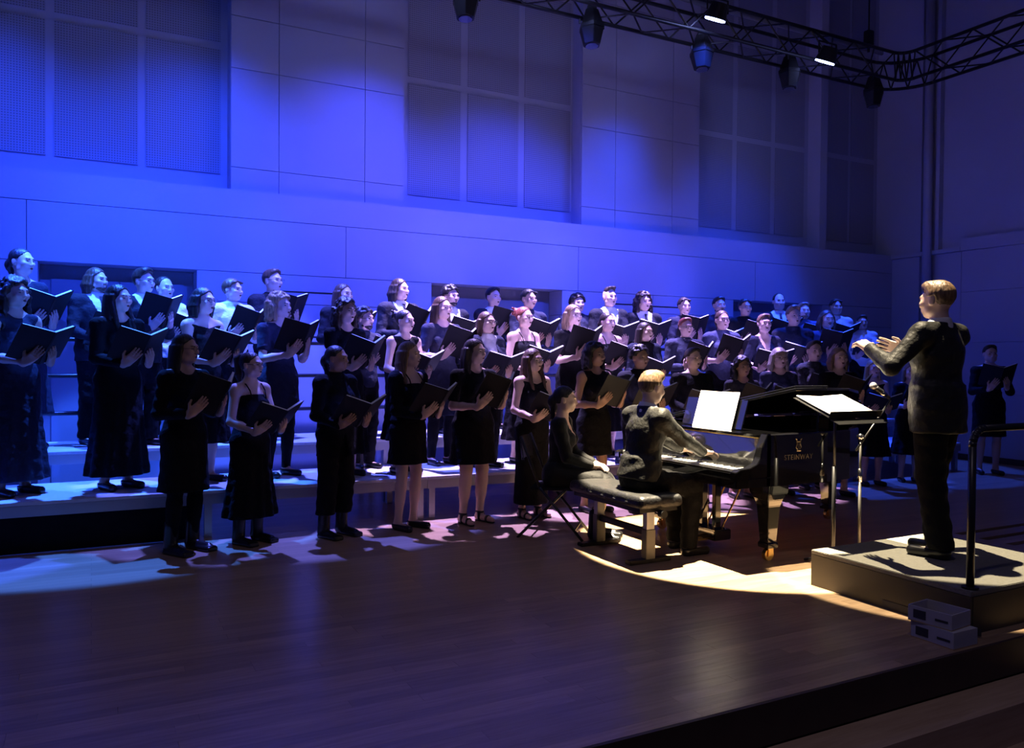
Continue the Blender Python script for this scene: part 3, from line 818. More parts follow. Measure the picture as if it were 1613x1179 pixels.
    # lower edge at the nape and over the ears for short cuts
    if style in ('short', 'crop', 'quiff', 'undercut', 'fringe', 'thin', 'curly', 'bun', 'ponytail', 'tied'):
        if style in ('bun', 'ponytail', 'tied', 'curly'):
            f.cut(np.minimum(1.54-Z, -(Y-0.085)))
            f.cut(np.minimum(np.minimum(1.60-Z, -(Y-0.03)), 1.0))
        else:
            f.cut(np.minimum(1.525-Z, 1.0)+0*X)
            f.cut(np.minimum(1.605-Z, -(Y-0.032)))
    f.cut(1.15-Z)
    if style in ('short', 'crop', 'quiff', 'undercut', 'fringe', 'thin'): f.F = f.F + (0.07*np.clip(1.615-Z, 0, 0.08)+(0.0 if style == 'fringe' else 0.30)*np.clip(line+0.032-Z, 0, 0.032)*np.clip(-(Y+0.02)/0.02, 0, 1)+0*X).astype(np.float32)
    # slight strand relief
    f.F = f.F + (0.0022*np.sin(X*260+Y*90)*np.cos(Y*240+Z*25)).astype(np.float32)
    HAIR[style] = f.mesh('hair')
    return HAIR[style]

# ---- small face parts shared by everybody
def small(name, prims, m, res=0.0025, cuts=None):
    lo, hi = bounds(prims, 0.012)
    f = Field(*[np.arange(lo[a], hi[a]+res, res) for a in range(3)])
    for p in prims: f.add(p)
    if cuts:
        X, Y, Z = f.grids()
        for c in cuts: f.cut(c(X, Y, Z))
    me = f.mesh(name); me.materials.append(m); return me
EYEM = mat('eye', (0.10, 0.08, 0.07), 0.2)
MOUTHM = mat('open_mouth', (0.10, 0.025, 0.025), 0.6)
BROWM = mat('eyebrow', (0.03, 0.02, 0.015), 0.8)
GLASSM = mat('spectacle_frame', (0.02, 0.02, 0.022), 0.3)
FACE = {}
def face_parts():
    if FACE: return FACE
    FACE['eye'] = [small('eye', [ell((s*0.031, -0.079, 1.586), (0.0135, 0.0075, 0.0065), k=0.002)], EYEM, 0.0028) for s in (-1, 1)]
    FACE['eyebrow'] = [small('eyebrow', [cone((s*0.016, -0.0925, 1.605), (s*0.046, -0.081, 1.608), 0.0042, 0.003, 0.002)], BROWM, 0.0026) for s in (-1, 1)]
    FACE['mouth'] = small('mouth', [ell((0, -0.0935, 1.524), (0.0155, 0.006, 0.0085), k=0.002)], MOUTHM, 0.0026)
    b = MB()
    for s in (-1, 1):
        pts = [(s*0.032+0.021*math.cos(q), -0.108, 1.585+0.018*math.sin(q)) for q in [k*math.pi/6 for k in range(13)]]
        b.path(pts, 0.0017, 5); b.tube((s*0.053, -0.107, 1.588), (s*0.078, 0.01, 1.590), 0.0016, seg=5)
    b.tube((-0.011, -0.108, 1.588), (0.011, -0.108, 1.588), 0.0017, seg=5)
    FACE['glasses'] = b.mesh('glasses', GLASSM, smooth=True)
    FACE['beard'] = small('beard', [cone((-0.05, -0.02, 1.515), (0, -0.066, 1.50), 0.022, 0.027, 0.02), cone((0.05, -0.02, 1.515), (0, -0.066, 1.50), 0.022, 0.027, 0.02),
                          cone((-0.02, -0.095, 1.539), (0.02, -0.095, 1.539), 0.005, 0.005, 0.004)], hair_mat('beard_brown', (0.05, 0.03, 0.02)), 0.005,
                          [lambda X, Y, Z: np.where((Z > 1.512) & (Z < 1.533) & (np.abs(X) < 0.02), 0.01, -0.05), lambda X, Y, Z: Z-1.545+0*X])
    FACE['moustache'] = small('moustache', [cone((-0.024, -0.092, 1.536), (0, -0.0975, 1.541), 0.004, 0.0062, 0.004), cone((0.024, -0.092, 1.536), (0, -0.0975, 1.541), 0.004, 0.0062, 0.004)], hair_mat('beard_brown', (0.05, 0.03, 0.02)), 0.003)
    return FACE

# ---- fabrics, skin and hair colours
SKIN = {'fair': mat('skin_fair', (0.62, 0.42, 0.33), 0.5, noise=(18, 0.05)), 'mid': mat('skin_mid', (0.50, 0.32, 0.23), 0.5, noise=(18, 0.05)), 'tan': mat('skin_tan', (0.34, 0.20, 0.135), 0.5, noise=(18, 0.05))}
FAB = {'black': mat('black_cloth', (0.007, 0.007, 0.008), 0.85, spec=0.12, noise=(24, 0.3), bump=0.55), 'navy': mat('navy_cloth', (0.026, 0.029, 0.050), 0.85, spec=0.12, noise=(24, 0.3), bump=0.55),
       'suit': mat('dark_suit_cloth', (0.020, 0.021, 0.028), 0.8, spec=0.12, noise=(24, 0.3), bump=0.55), 'white': mat('white_shirt_cloth', (0.72, 0.72, 0.74), 0.8, spec=0.12, noise=(24, 0.05), bump=0.55),
       'velvet': mat('black_velvet', (0.009, 0.009, 0.010), 0.6, spec=0.12, noise=(40, 0.4), bump=0.2, sheen=0.15), 'lace': mat('black_lace', (0.03, 0.03, 0.035), 0.8, spec=0.12, noise=(45, 0.7), bump=0.5),
       'tux': mat('black_tuxedo_wool', (0.019, 0.019, 0.0175), 0.55, spec=0.25, noise=(24, 0.2), bump=0.55), 'tie': mat('dark_tie', (0.012, 0.012, 0.02), 0.5), 'denim': mat('blue_shirt_cloth', (0.07, 0.08, 0.14), 0.85, spec=0.12, noise=(24, 0.25), bump=0.55)}
HC = {'black': hair_mat('hair_black', (0.012, 0.010, 0.009)), 'dark': hair_mat('hair_dark_brown', (0.030, 0.019, 0.013)), 'brown': hair_mat('hair_brown', (0.085, 0.048, 0.028)),
      'blond': hair_mat('hair_blond', (0.34, 0.22, 0.11)), 'red': hair_mat('hair_red', (0.22, 0.055, 0.035)), 'light': hair_mat('hair_light_brown', (0.17, 0.10, 0.055)), 'grey': hair_mat('hair_ash', (0.25, 0.21, 0.18))}
SHOEM = mat('black_shoe_leather', (0.012, 0.012, 0.012), 0.3)
SHOEW = mat('white_shoe_sole', (0.6, 0.58, 0.52), 0.5)

# ---- how a singer holds the folder: spine foot, tilt, opening angle, yaw
POSES = [dict(S=(0.00, -0.285, 1.03), tilt=39, a=27, yaw=0.00, hp=((0.075, 0.055), (0.085, 0.05))),
         dict(S=(0.03, -0.290, 1.07), tilt=33, a=32, yaw=0.18, hp=((0.16, 0.03), (0.06, 0.07))),
         dict(S=(-0.02, -0.300, 0.99), tilt=48, a=24, yaw=-0.12, hp=((0.12, 0.04), (0.06, 0.08))),
         dict(S=(0.00, -0.285, 1.13), tilt=29, a=30, yaw=0.08, hp=((0.07, 0.04), (0.10, 0.05)))]
def folder_frame(p):
    t = R(p['tilt']); yaw = rotm('Z', p['yaw'])
    u = yaw @ V3(0, -math.sin(t), math.cos(t)); n = yaw @ V3(0, math.cos(t), math.sin(t)); e = yaw @ V3(1, 0, 0)
    return np.asarray(p['S'], float), e, u, n, R(p['a'])
def singer_hands(p):
    S, e, u, n, a = folder_frame(p); wr = []; hands = []
    for i, s in enumerate((-1, 1)):
        c = s*e*math.cos(a)+n*math.sin(a); nc = n*math.cos(a)-s*e*math.sin(a)
        x, y = p['hp'][i]
        d = u*0.85-c*0.35; d /= np.linalg.norm(d)
        ctr = S+c*x+u*y-nc*0.024
        W = ctr-d*0.055
        wr.append(W); hands.append((d, nc, c, 0.16, 0.25))
    return wr, hands
RIGS = {}; BODIES = {}; CLOTH = {}
def singer_rig(sex, hv, pose, hyaw, hpit):
    key = (sex, hv, pose, hyaw, hpit)
    if key not in RIGS:
        wr, hands = singer_hands(POSES[pose]); RIGS[key] = Rig(sex, hv, hyaw=hyaw, hpit=hpit, wr=wr, hands=hands)
    return key, RIGS[key]
def arm_cut(rig, i, t, slim=0.0):
    """sleeve primitives down to t: 0..1 upper arm, 1..2 forearm"""
    S, E, W = rig.sh[i], rig.el[i], rig.wr[i]
    P = [ell(S, (0.052, 0.052, 0.056), k=0.03), cone(S, S+(E-S)*min(1, t), 0.050-slim, 0.050-slim-0.012*min(1, t), 0.025)]
    if t > 1: P.append(cone(E, E+(W-E)*min(1, t-1), 0.039-slim, 0.039-slim-0.012*(t-1), 0.02))
    return P
def cached(key, fn):
    if key not in CLOTH: CLOTH[key] = fn()
    return CLOTH[key]
def dress(rk, rig, sleeve, hem, shape, neck):
    def fn():
        hv = rig.hv; P = list(rig.torso)
        if sleeve > 0:
            for i in (0, 1): P += arm_cut(rig, i, sleeve)
        for j in rig.J:
            hp = np.asarray(j[0], float); kn = np.asarray(j[1], float); tt = min(0.95, (hp[2]-hem-0.02)/(hp[2]-kn[2])); P.append(cone(hp, hp+(kn-hp)*tt, 0.090*hv, 0.090*hv-0.030*tt, 0.05))
        r1 = {'aline': (0.25*hv, 0.21*hv), 'sheath': (0.185*hv, 0.15*hv), 'short': (0.205*hv, 0.165*hv)}[shape]
        ex = skirt_fn(1.07, hem, (0.135*hv, 0.105*hv), r1, 11 if shape == 'aline' else 7, 0.06 if shape == 'aline' else 0.03)
        cuts = [lambda X, Y, Z: hem-Z+0*X]
        if neck == 'strap': cuts.append(lambda X, Y, Z: Z-(1.315+0.25*np.clip(-Y, -0.05, 0.12)*0-0.02*np.clip(Y*8, -1, 1)))
        elif neck == 'wide': cuts.append(lambda X, Y, Z: Z-(1.345+0.25*np.abs(X)))
        elif neck == 'vee': cuts.append(lambda X, Y, Z: np.minimum(np.minimum(0.012+(Z-1.20)*0.33-np.abs(X), -Y+0.02), Z-1.20)); cuts.append(lambda X, Y, Z: Z-1.43+0*X)
        else: cuts.append(lambda X, Y, Z: 0.090-np.sqrt(X**2+(Y+0.055)**2+(Z-1.475)**2)); cuts.append(lambda X, Y, Z: Z-1.425+0*X)
        return garment('dress', P, 0.011, cuts, 0.0125, ex, noise=0.0025)
    return cached(('dress', rk[:3], sleeve, hem, shape, neck), fn)
def top_garment(rk, rig, sleeve, hem=0.86, neck='round', inf=0.014, name='top'):
    def fn():
        P = list(rig.torso)
        for i in (0, 1): P += arm_cut(rig, i, sleeve)
        cuts = [lambda X, Y, Z: hem-rig.local(X, Y, Z)[2]]
        if neck == 'round': cuts += [lambda X, Y, Z: (lambda q: 0.080-np.sqrt(q[0]**2+(q[1]+0.05)**2+(q[2]-1.475)**2))(rig.local(X, Y, Z)), lambda X, Y, Z: rig.local(X, Y, Z)[2]-1.425]
        elif neck == 'vee': cuts += [lambda X, Y, Z: (lambda q: np.minimum(np.minimum(0.014+(q[2]-1.18)*0.36-np.abs(q[0]), -q[1]+0.02), q[2]-1.18))(rig.local(X, Y, Z)), lambda X, Y, Z: rig.local(X, Y, Z)[2]-1.43]
        elif neck == 'collar':
            P += xf([cone((0, 0.020, 1.41), (0, 0.014, 1.455), 0.060, 0.054, 0.02)], rig.U, rig.upiv, rig.uoff)
            cuts += [lambda X, Y, Z: rig.local(X, Y, Z)[2]-(1.462)]
        return garment(name, P, inf, cuts, 0.0115, noise=0.003)
    return cached(('top', rk[:3] if isinstance(rk, tuple) else rk, sleeve, hem, neck, inf), fn)
def jacket(rk, rig, hem=0.80, res=0.0115, vz=1.10, sleeve=1.93):
    def fn():
        P = list(rig.torso)
        for i in (0, 1): P += arm_cut(rig, i, sleeve, 0.007)
        P += xf([cone((q*0.09, 0.012, 1.398), (q*(0.150 if rig.sex == 'f' else 0.178), 0.012, 1.378), 0.034, 0.036, 0.02) for q in (-1, 1)], rig.U, rig.upiv, rig.uoff)
        hv = rig.hv
        hemr = ((0.165, 0.120), (0.180, 0.135)) if rig.sex == 'm' else ((0.15, 0.115), (0.185, 0.14))
        lo, hi, g0 = skirt_fn(1.05, hem, tuple(v*hv for v in hemr[0]), tuple(v*hv for v in hemr[1]), 5, 0.015)
        cs = [rig.pt((x, y, z)) for x in (lo[0], hi[0]) for y in (lo[1], hi[1]) for z in (lo[2], hi[2])]
        ex = (np.min(cs, 0), np.max(cs, 0), lambda X, Y, Z: g0(*rig.local(X, Y, Z)))
        cuts = [lambda X, Y, Z: hem-rig.local(X, Y, Z)[2], lambda X, Y, Z: rig.local(X, Y, Z)[2]-1.445,
                lambda X, Y, Z: (lambda q: np.minimum(np.minimum(0.008+(q[2]-vz)*0.30-np.abs(q[0]), -q[1]+0.01), q[2]-vz+0.02))(rig.local(X, Y, Z)),
                lambda X, Y, Z: (lambda q: np.minimum(np.minimum(0.005+(0.92-q[2])*0.25-np.abs(q[0]), -q[1]), 0.92-q[2]))(rig.local(X, Y, Z))]
        return garment('jacket', P, 0.021, cuts, res, ex, noise=0.003)
    return cached(('jacket', rk[:3] if isinstance(rk, tuple) else rk, hem, vz, sleeve), fn)
def shirt_front(rk, rig):
    def fn():
        P = list(rig.torso)+xf([cone((0, 0.020, 1.41), (0, 0.012, 1.462), 0.058, 0.053, 0.02)], rig.U, rig.upiv, rig.uoff)
        return garment('shirt', P, 0.011, [lambda X, Y, Z: 0.90-rig.local(X, Y, Z)[2], lambda X, Y, Z: (lambda q: q[2]-1.468-0.10*q[1])(rig.local(X, Y, Z)),
                       lambda X, Y, Z: (lambda q: np.maximum(np.abs(q[0])-0.125, -0.2+0*q[1]))(rig.local(X, Y, Z))], 0.0105)
    return cached(('shirtfront', rk[:3] if isinstance(rk, tuple) else rk), fn)
def trousers(rk, rig, hem=0.06, wide=0.0):
    def fn():
        P = [rig.torso[2], rig.torso[1]]
        for j in rig.J:
            hip, knee, ank, toe = (np.asarray(v, float) for v in j)
            P += [cone(hip, knee, 0.094*(1+(rig.hv-1)*.8), 0.070+wide*0.5, 0.03), cone(knee, ank+(ank-knee)*0.10, 0.070+wide*0.5, 0.056+wide, 0.02)]
        top = 1.0
        return garment('trousers', P, 0.007, [lambda X, Y, Z: hem-Z+0*X, lambda X, Y, Z: rig.local(X, Y, Z)[2]-top], 0.0125, noise=0.004)
    return cached(('trousers', rk[:3] if isinstance(rk, tuple) else rk, hem, wide), fn)
def tights(rk, rig):
    return cached(('tights', rk[:3]), lambda: garment('tights', rig.thigh[0]+rig.thigh[1], 0.008, [lambda X, Y, Z: 0.06-Z+0*X, lambda X, Y, Z: Z-0.95+0*X], 0.011))
def shoe(rk, rig, i, style):
    def fn():
        P = list(rig.foot[i]); cuts = [lambda X, Y, Z: -Z+0*X]
        ank = np.asarray(rig.J[i][2], float); toe = np.asarray(rig.J[i][3], float)
        if style == 'boot': P.append(cone(ank+V3(0, 0.01, -0.03), ank+V3(0, 0.0, 0.13), 0.044, 0.047, 0.02)); P.append(rbox((ank*0.45+toe*0.55)*V3(1, 1, 0)+V3(0, -0.01, 0.016), (0.044, 0.125, 0.018), None, 0.01))
        elif style == 'flat': cuts.append(lambda X, Y, Z: np.minimum(Z-0.058, 1)+0*X)
        elif style == 'sandal':
            cuts.append(lambda X, Y, Z: -np.maximum.reduce(np.broadcast_arrays(0.016-Z, 0.014-np.abs(Y-(ank[1]-0.02)), 0.014-np.abs(Y-(toe[1]+0.055)), 0.016-np.abs(Z-(ank[2]+0.012)))))
        return garment('shoe', P, 0.008, cuts, 0.009, pad=0.03)
    return cached(('shoe', rk if not isinstance(rk, tuple) else rk[0], i, style), fn)
def tie_mesh():
    def fn():
        b = MB(); pts = [(-0.078, 1.425, 0.017), (-0.098, 1.385, 0.013), (-0.124, 1.30, 0.022), (-0.130, 1.20, 0.028), (-0.124, 1.06, 0.034), (-0.121, 1.02, 0.004)]
        rows = []
        for y, z, h in pts: rows.append([b.bm.verts.new(v) for v in ((-h, y, z), (h, y, z), (h, y+0.007, z), (-h, y+0.007, z))])
        for r0, r1 in zip(rows[:-1], rows[1:]):
            for k in range(4): b.bm.faces.new((r0[k], r0[(k+1) % 4], r1[(k+1) % 4], r1[k]))
        b.bm.faces.new(rows[0]); b.bm.faces.new(rows[-1][::-1])
        return b.mesh('tie', FAB['tie'], smooth=False)
    return cached('tie', fn)
def bow_mesh():
    return cached('bow', lambda: small('bow_tie', [cone((-0.012, -0.066, 1.432), (-0.045, -0.060, 1.432), 0.006, 0.017, 0.004), cone((0.012, -0.066, 1.432), (0.045, -0.060, 1.432), 0.006, 0.017, 0.004), ell((0, -0.069, 1.432), (0.009, 0.008, 0.010), k=0.004)], FAB['tie'], 0.005))
def straps_mesh():
    def fn():
        b = MB()
        for s in (-1, 1): b.path([(s*0.075, -0.108, 1.29), (s*0.082, -0.085, 1.36), (s*0.086, -0.035, 1.415), (s*0.086, 0.02, 1.423), (s*0.082, 0.075, 1.38), (s*0.075, 0.10, 1.30)], 0.006, 6)
        return b.mesh('strap', FAB['black'], smooth=True)
    return cached('straps', fn)

def dress_up(root, rk, rig, sp, res_fine=0.0065, coarse=0.016):
    """adds body, clothes, hair and small parts of one figure to its root"""
    if rk not in BODIES: BODIES[rk] = body_mesh(rig, res_fine, coarse)
    sk = SKIN[sp.get('skin', 'fair')]
    def put(name, me, m=None, M=None, label=None, par=None):
        o = bpy.data.objects.new(name, me); COL.objects.link(o); o.parent = par or root
        if m is not None:
            if len(me.materials) == 0: me.materials.append(m)
            o.material_slots[0].link = 'OBJECT'; o.material_slots[0].material = m
        if M is not None: o.matrix_local = M
        if label: o['label'] = label
        return o
    bd = put('body', BODIES[rk], sk)
    HM = rig.head_matrix(); UM = rig.upper_matrix(); F = face_parts()
    put('hair', hair_mesh(sp['hair'][0]), HC[sp['hair'][1]], HM)
    for e in F['eye']: put('eye', e, None, HM, par=bd)
    for e in F['eyebrow']: put('eyebrow', e, HC[sp['hair'][1]] if sp['hair'][1] != 'blond' else None, HM, par=bd)
    if not sp.get('shut'): put('mouth', F['mouth'], None, HM, par=bd)
    if sp.get('glasses'): put('glasses', F['glasses'], None, HM)
    if sp.get('beard'): put('beard', F['beard'], HC[sp['hair'][1]], HM)
    if sp.get('moustache'): put('moustache', F['moustache'], HC[sp['hair'][1]], HM)
    c = sp['wear']; fab = FAB[sp.get('fab', 'black')]
    if c == 'dress':
        put('dress', dress(rk, rig, sp.get('sleeve', 0), sp.get('hem', 0.3), sp.get('shape', 'aline'), sp.get('neck', 'round')), fab)
        if sp.get('neck') == 'strap': put('straps', straps_mesh(), None, UM)
        if sp.get('tights'): put('tights', tights(rk, rig), FAB['black'])
        if sp.get('cardigan'): put('cardigan', jacket(rk, rig, 0.98, vz=0.95, sleeve=1.9), FAB['black'])
    else:
        put('trousers', trousers(rk, rig, sp.get('them', 0.06), sp.get('wide', 0.0)), FAB[sp.get('tfab', 'black')])
        if c == 'suit':
            put('jacket', jacket(rk, rig, sp.get('jhem', 0.80)), fab)
            put('shirt', shirt_front(rk, rig), FAB[sp.get('shirt', 'white')])
            if sp.get('tie', True): put('tie', tie_mesh(), None, UM)
        else:
            put('shirt' if c == 'shirt' else 'top', top_garment(rk, rig, sp.get('sleeve', 1.9), neck=sp.get('neck', 'collar' if c == 'shirt' else 'round'), hem=sp.get('thm', 0.86)), fab)
            if sp.get('tie'): put('tie', tie_mesh(), None, UM)
            if sp.get('bow'): put('bow_tie', bow_mesh(), None, UM)
    st = sp.get('shoe', 'flat')
    for i in (0, 1): put('shoe', shoe(rk, rig, i, st), sp.get('shoem', SHOEM))
    return put

# ---- the singers' folders
FOLD = {}
def folder_parts():
    if not FOLD:
        for s in (-1, 1):
            FOLD['cover', s] = MB().span((0.004*s, -0.004, 0), (0.238*s, -0.0005, 0.315)).mesh('cover', COVER, 0.001, seg=1)
            FOLD['pages', s] = MB().span((0.008*s, 0.0, 0.008), (0.226*s, 0.016, 0.309)).mesh('pages', PAPER)
            FOLD['pocket', s] = MB().span((0.010*s, 0.0071, 0.010), (0.224*s, 0.0085, 0.09)).mesh('pocket', COVER)
        FOLD['spine'] = MB().span((-0.0075, -0.006, 0), (0.0075, -0.002, 0.315)).mesh('spine', COVER)
    return FOLD
def folder(M, pose, label, extra_open=0.0):
    S, e, u, n, a = folder_frame(POSES[pose]); a = a+extra_open
    # local axes: x = e, y = n, z = u
    L = Matrix(((e[0], n[0], u[0], S[0]), (e[1], n[1], u[1], S[1]), (e[2], n[2], u[2], S[2]), (0, 0, 0, 1)))
    t = empty('music_folder'); t.matrix_world = M @ L; tag(t, label, 'folder', 'open choir folders')
    F = folder_parts(); link('spine', F['spine'], None, t)
    for s in (-1, 1):
        rot = Matrix.Rotation(s*a, 4, 'Z')
        for nm in ('cover', 'pages'):
            o = link(nm, F[nm, s], None, t); o.matrix_local = rot
    return t

# ================================================================= the choir
COND = Vector((4.88, 3.42, 0))
ROW = {'front': (6.75, 0.0), 'middle': (7.52, D1Z), 'back': (8.45, D2Z)}
# (head x, head top y in the photograph, depth offset, pose, head yaw, sex, hair, clothes ...)
def S_(x, y, pose, hyaw, sex, hair, desc, dy=0.0, **k):
    return dict(x=x, y=y, pose=pose, hyaw=hyaw, sex=sex, hair=hair, desc=desc, dy=dy, **k)
A, Bq, Cq = -0.3, 0.0, 0.3
FRONT = [
 S_(292, 525, 1, Bq, 'f', ('long', 'black'), 'black shirt, knee-length skirt and tights', wear='dress', sleeve=1.85, hem=0.48, shape='short', tights=True, glasses=True, skin='mid', shoe='boot'),
 S_(396, 553, 2, Bq, 'f', ('ponytail', 'dark'), 'long black dress with thin straps', wear='dress', hem=0.24, shape='aline', neck='strap', glasses=True, shoe='boot'),
 S_(530, 543, 2, Cq, 'f', ('tied', 'black'), 'black blazer and cropped black trousers', wear='suit', fab='black', shirt='black', tie=False, jhem=0.72, them=0.20, wide=0.02, shut=True, skin='tan', shoe='boot'),
 S_(645, 537, 0, Bq, 'f', ('half_up', 'light'), 'short black dress and open cardigan', wear='dress', hem=0.60, shape='short', neck='strap', cardigan=True, shoe='flat'),
 S_(748, 533, 1, Bq, 'f', ('long_wavy', 'dark'), 'short-sleeved black dress ending above the knee', wear='dress', sleeve=0.75, hem=0.56, shape='short', hv=1.16, shoe='sandal'),
 S_(840, 548, 2, Bq, 'f', ('long_front', 'brown'), 'sleeveless floor-length black dress', wear='dress', hem=0.14, shape='sheath', neck='wide', glasses=True, shoe='sandal'),
 S_(938, 540, 1, Bq, 'f', ('curly_bob', 'black'), 'sleeveless knee-length black dress', wear='dress', hem=0.58, shape='short', skin='tan', shoe='flat'),
 S_(1008, 545, 0, Bq, 'm', ('curly', 'black'), 'dark navy jacket buttoned up', wear='suit', fab='suit', shirt='black', tie=False, skin='tan'),
 S_(1092, 547, 2, Bq, 'm', ('short', 'dark'), 'black sweater with round collar', wear='top', glasses=True),
 S_(1170, 562, 1, Bq, 'f', ('curly_long', 'black'), 'black lace top and skirt', wear='dress', fab='lace', sleeve=1.6, hem=0.4, shape='short', skin='tan'),
 S_(1228, 547, 2, Bq, 'f', ('bangs', 'grey'), 'dark ribbed top and long skirt', wear='dress', fab='navy', sleeve=1.8, hem=0.25, shape='aline', glasses=True),
 S_(1283, 536, 0, Bq, 'f', ('short', 'dark'), 'dark blouse with high collar', wear='shirt', fab='lace'),
 S_(1322, 547, 1, Bq, 'f', ('bob', 'light'), 'short-sleeved dark dress', wear='dress', sleeve=0.7, hem=0.4, shape='aline'),
 S_(1376, 566, 2, Bq, 'f', ('long', 'blond'), 'sleeveless dark dress', wear='dress', hem=0.4, shape='aline', neck='wide'),
 S_(1434, 572, 1, Bq, 'f', ('long', 'light'), 'dark dress with short sleeves', wear='dress', sleeve=0.6, hem=0.4, shape='aline'),
 S_(1560, 543, 3, Bq, 'f', ('short', 'dark'), 'knee-length black dress with long sleeves', wear='dress', sleeve=1.85, hem=0.5, shape='short', shut=True)]
MIDDLE = [
 S_(24, 437, 0, A, 'f', ('curly_long', 'black'), 'long dark sleeveless dress', wear='dress', fab='navy', hem=0.12, shape='aline', skin='mid'),
 S_(187, 447, 0, Bq, 'f', ('long_front', 'black'), 'long-sleeved floor-length black dress', wear='dress', sleeve=1.85, hem=0.12, shape='aline'),
 S_(321, 452, 0, A, 'f', ('bob', 'black'), 'black dress with wide neckline', wear='dress', hem=0.35, shape='aline', neck='wide', glasses=True, dy=0.1),
 S_(441, 461, 3, Bq, 'f', ('curly_bob', 'blond'), 'short-sleeved navy top and black skirt', wear='dress', fab='navy', sleeve=0.6, hem=0.62, shape='short', tights=True, dy=0.2),
 S_(545, 470, 0, A, 'f', ('curly_long', 'dark'), 'long black dress with cap sleeves', wear='dress', sleeve=0.4, hem=0.22, shape='aline'),
 S_(574, 484, 1, Bq, 'm', ('curly', 'dark'), 'dark shirt and glasses', wear='shirt', fab='navy', glasses=True, beard=True, dy=0.42),
 S_(638, 487, 2, Bq, 'f', ('bun', 'dark'), 'sleeveless black dress with white collar points', wear='dress', hem=0.35, shape='aline', dy=0.1),
 S_(697, 466, 1, Bq, 'f', ('long', 'brown'), 'short-sleeved navy dress', wear='dress', fab='navy', sleeve=0.7, hem=0.5, shape='short', glasses=True, tights=True, dy=0.25),
 S_(767, 490, 2, Bq, 'f', ('long_wavy', 'brown'), 'navy cardigan over a white collar', wear='suit', fab='navy', tie=False, glasses=True, dy=0.1),
 S_(826, 482, 2, Bq, 'f', ('bun', 'red'), 'black camisole dress with thin straps', wear='dress', hem=0.25, shape='aline', neck='strap', glasses=True, dy=0.15),
 S_(903, 479, 3, Bq, 'f', ('long_wavy', 'blond'), 'short-sleeved black dress', wear='dress', sleeve=0.65, hem=0.3, shape='aline', dy=0.1),
 S_(957, 491, 0, Bq, 'f', ('tied', 'dark'), 'sleeveless black dress with bare shoulders', wear='dress', hem=0.3, shape='aline', neck='strap', dy=0.1),
 S_(1016, 507, 2, Cq, 'f', ('long', 'dark'), 'dark jacket open at the neck', wear='suit', fab='navy', shirt='black', tie=False),
 S_(1080, 500, 1, Bq, 'm', ('short', 'red'), 'black shirt with bow tie', wear='shirt', fab='navy', bow=True, glasses=True, hv=1.1),
 S_(1138, 488, 1, Bq, 'f', ('tied', 'brown'), 'blue short-sleeved shirt', wear='shirt', fab='denim', sleeve=0.8, glasses=True, hv=1.1, dy=0.1),
 S_(1204, 494, 2, Bq, 'f', ('short', 'light'), 'navy V-neck dress', wear='dress', fab='navy', sleeve=0.9, hem=0.4, shape='short', neck='vee', glasses=True),
 S_(1250, 482, 2, Cq, 'm', ('quiff', 'light'), 'dark satin shirt with pale button strip', wear='shirt', fab='navy', dy=0.1),
 S_(1303, 488, 3, Bq, 'm', ('man_long', 'brown'), 'blue shirt with pale sleeves', wear='shirt', fab='denim', moustache=True, dy=0.1)]
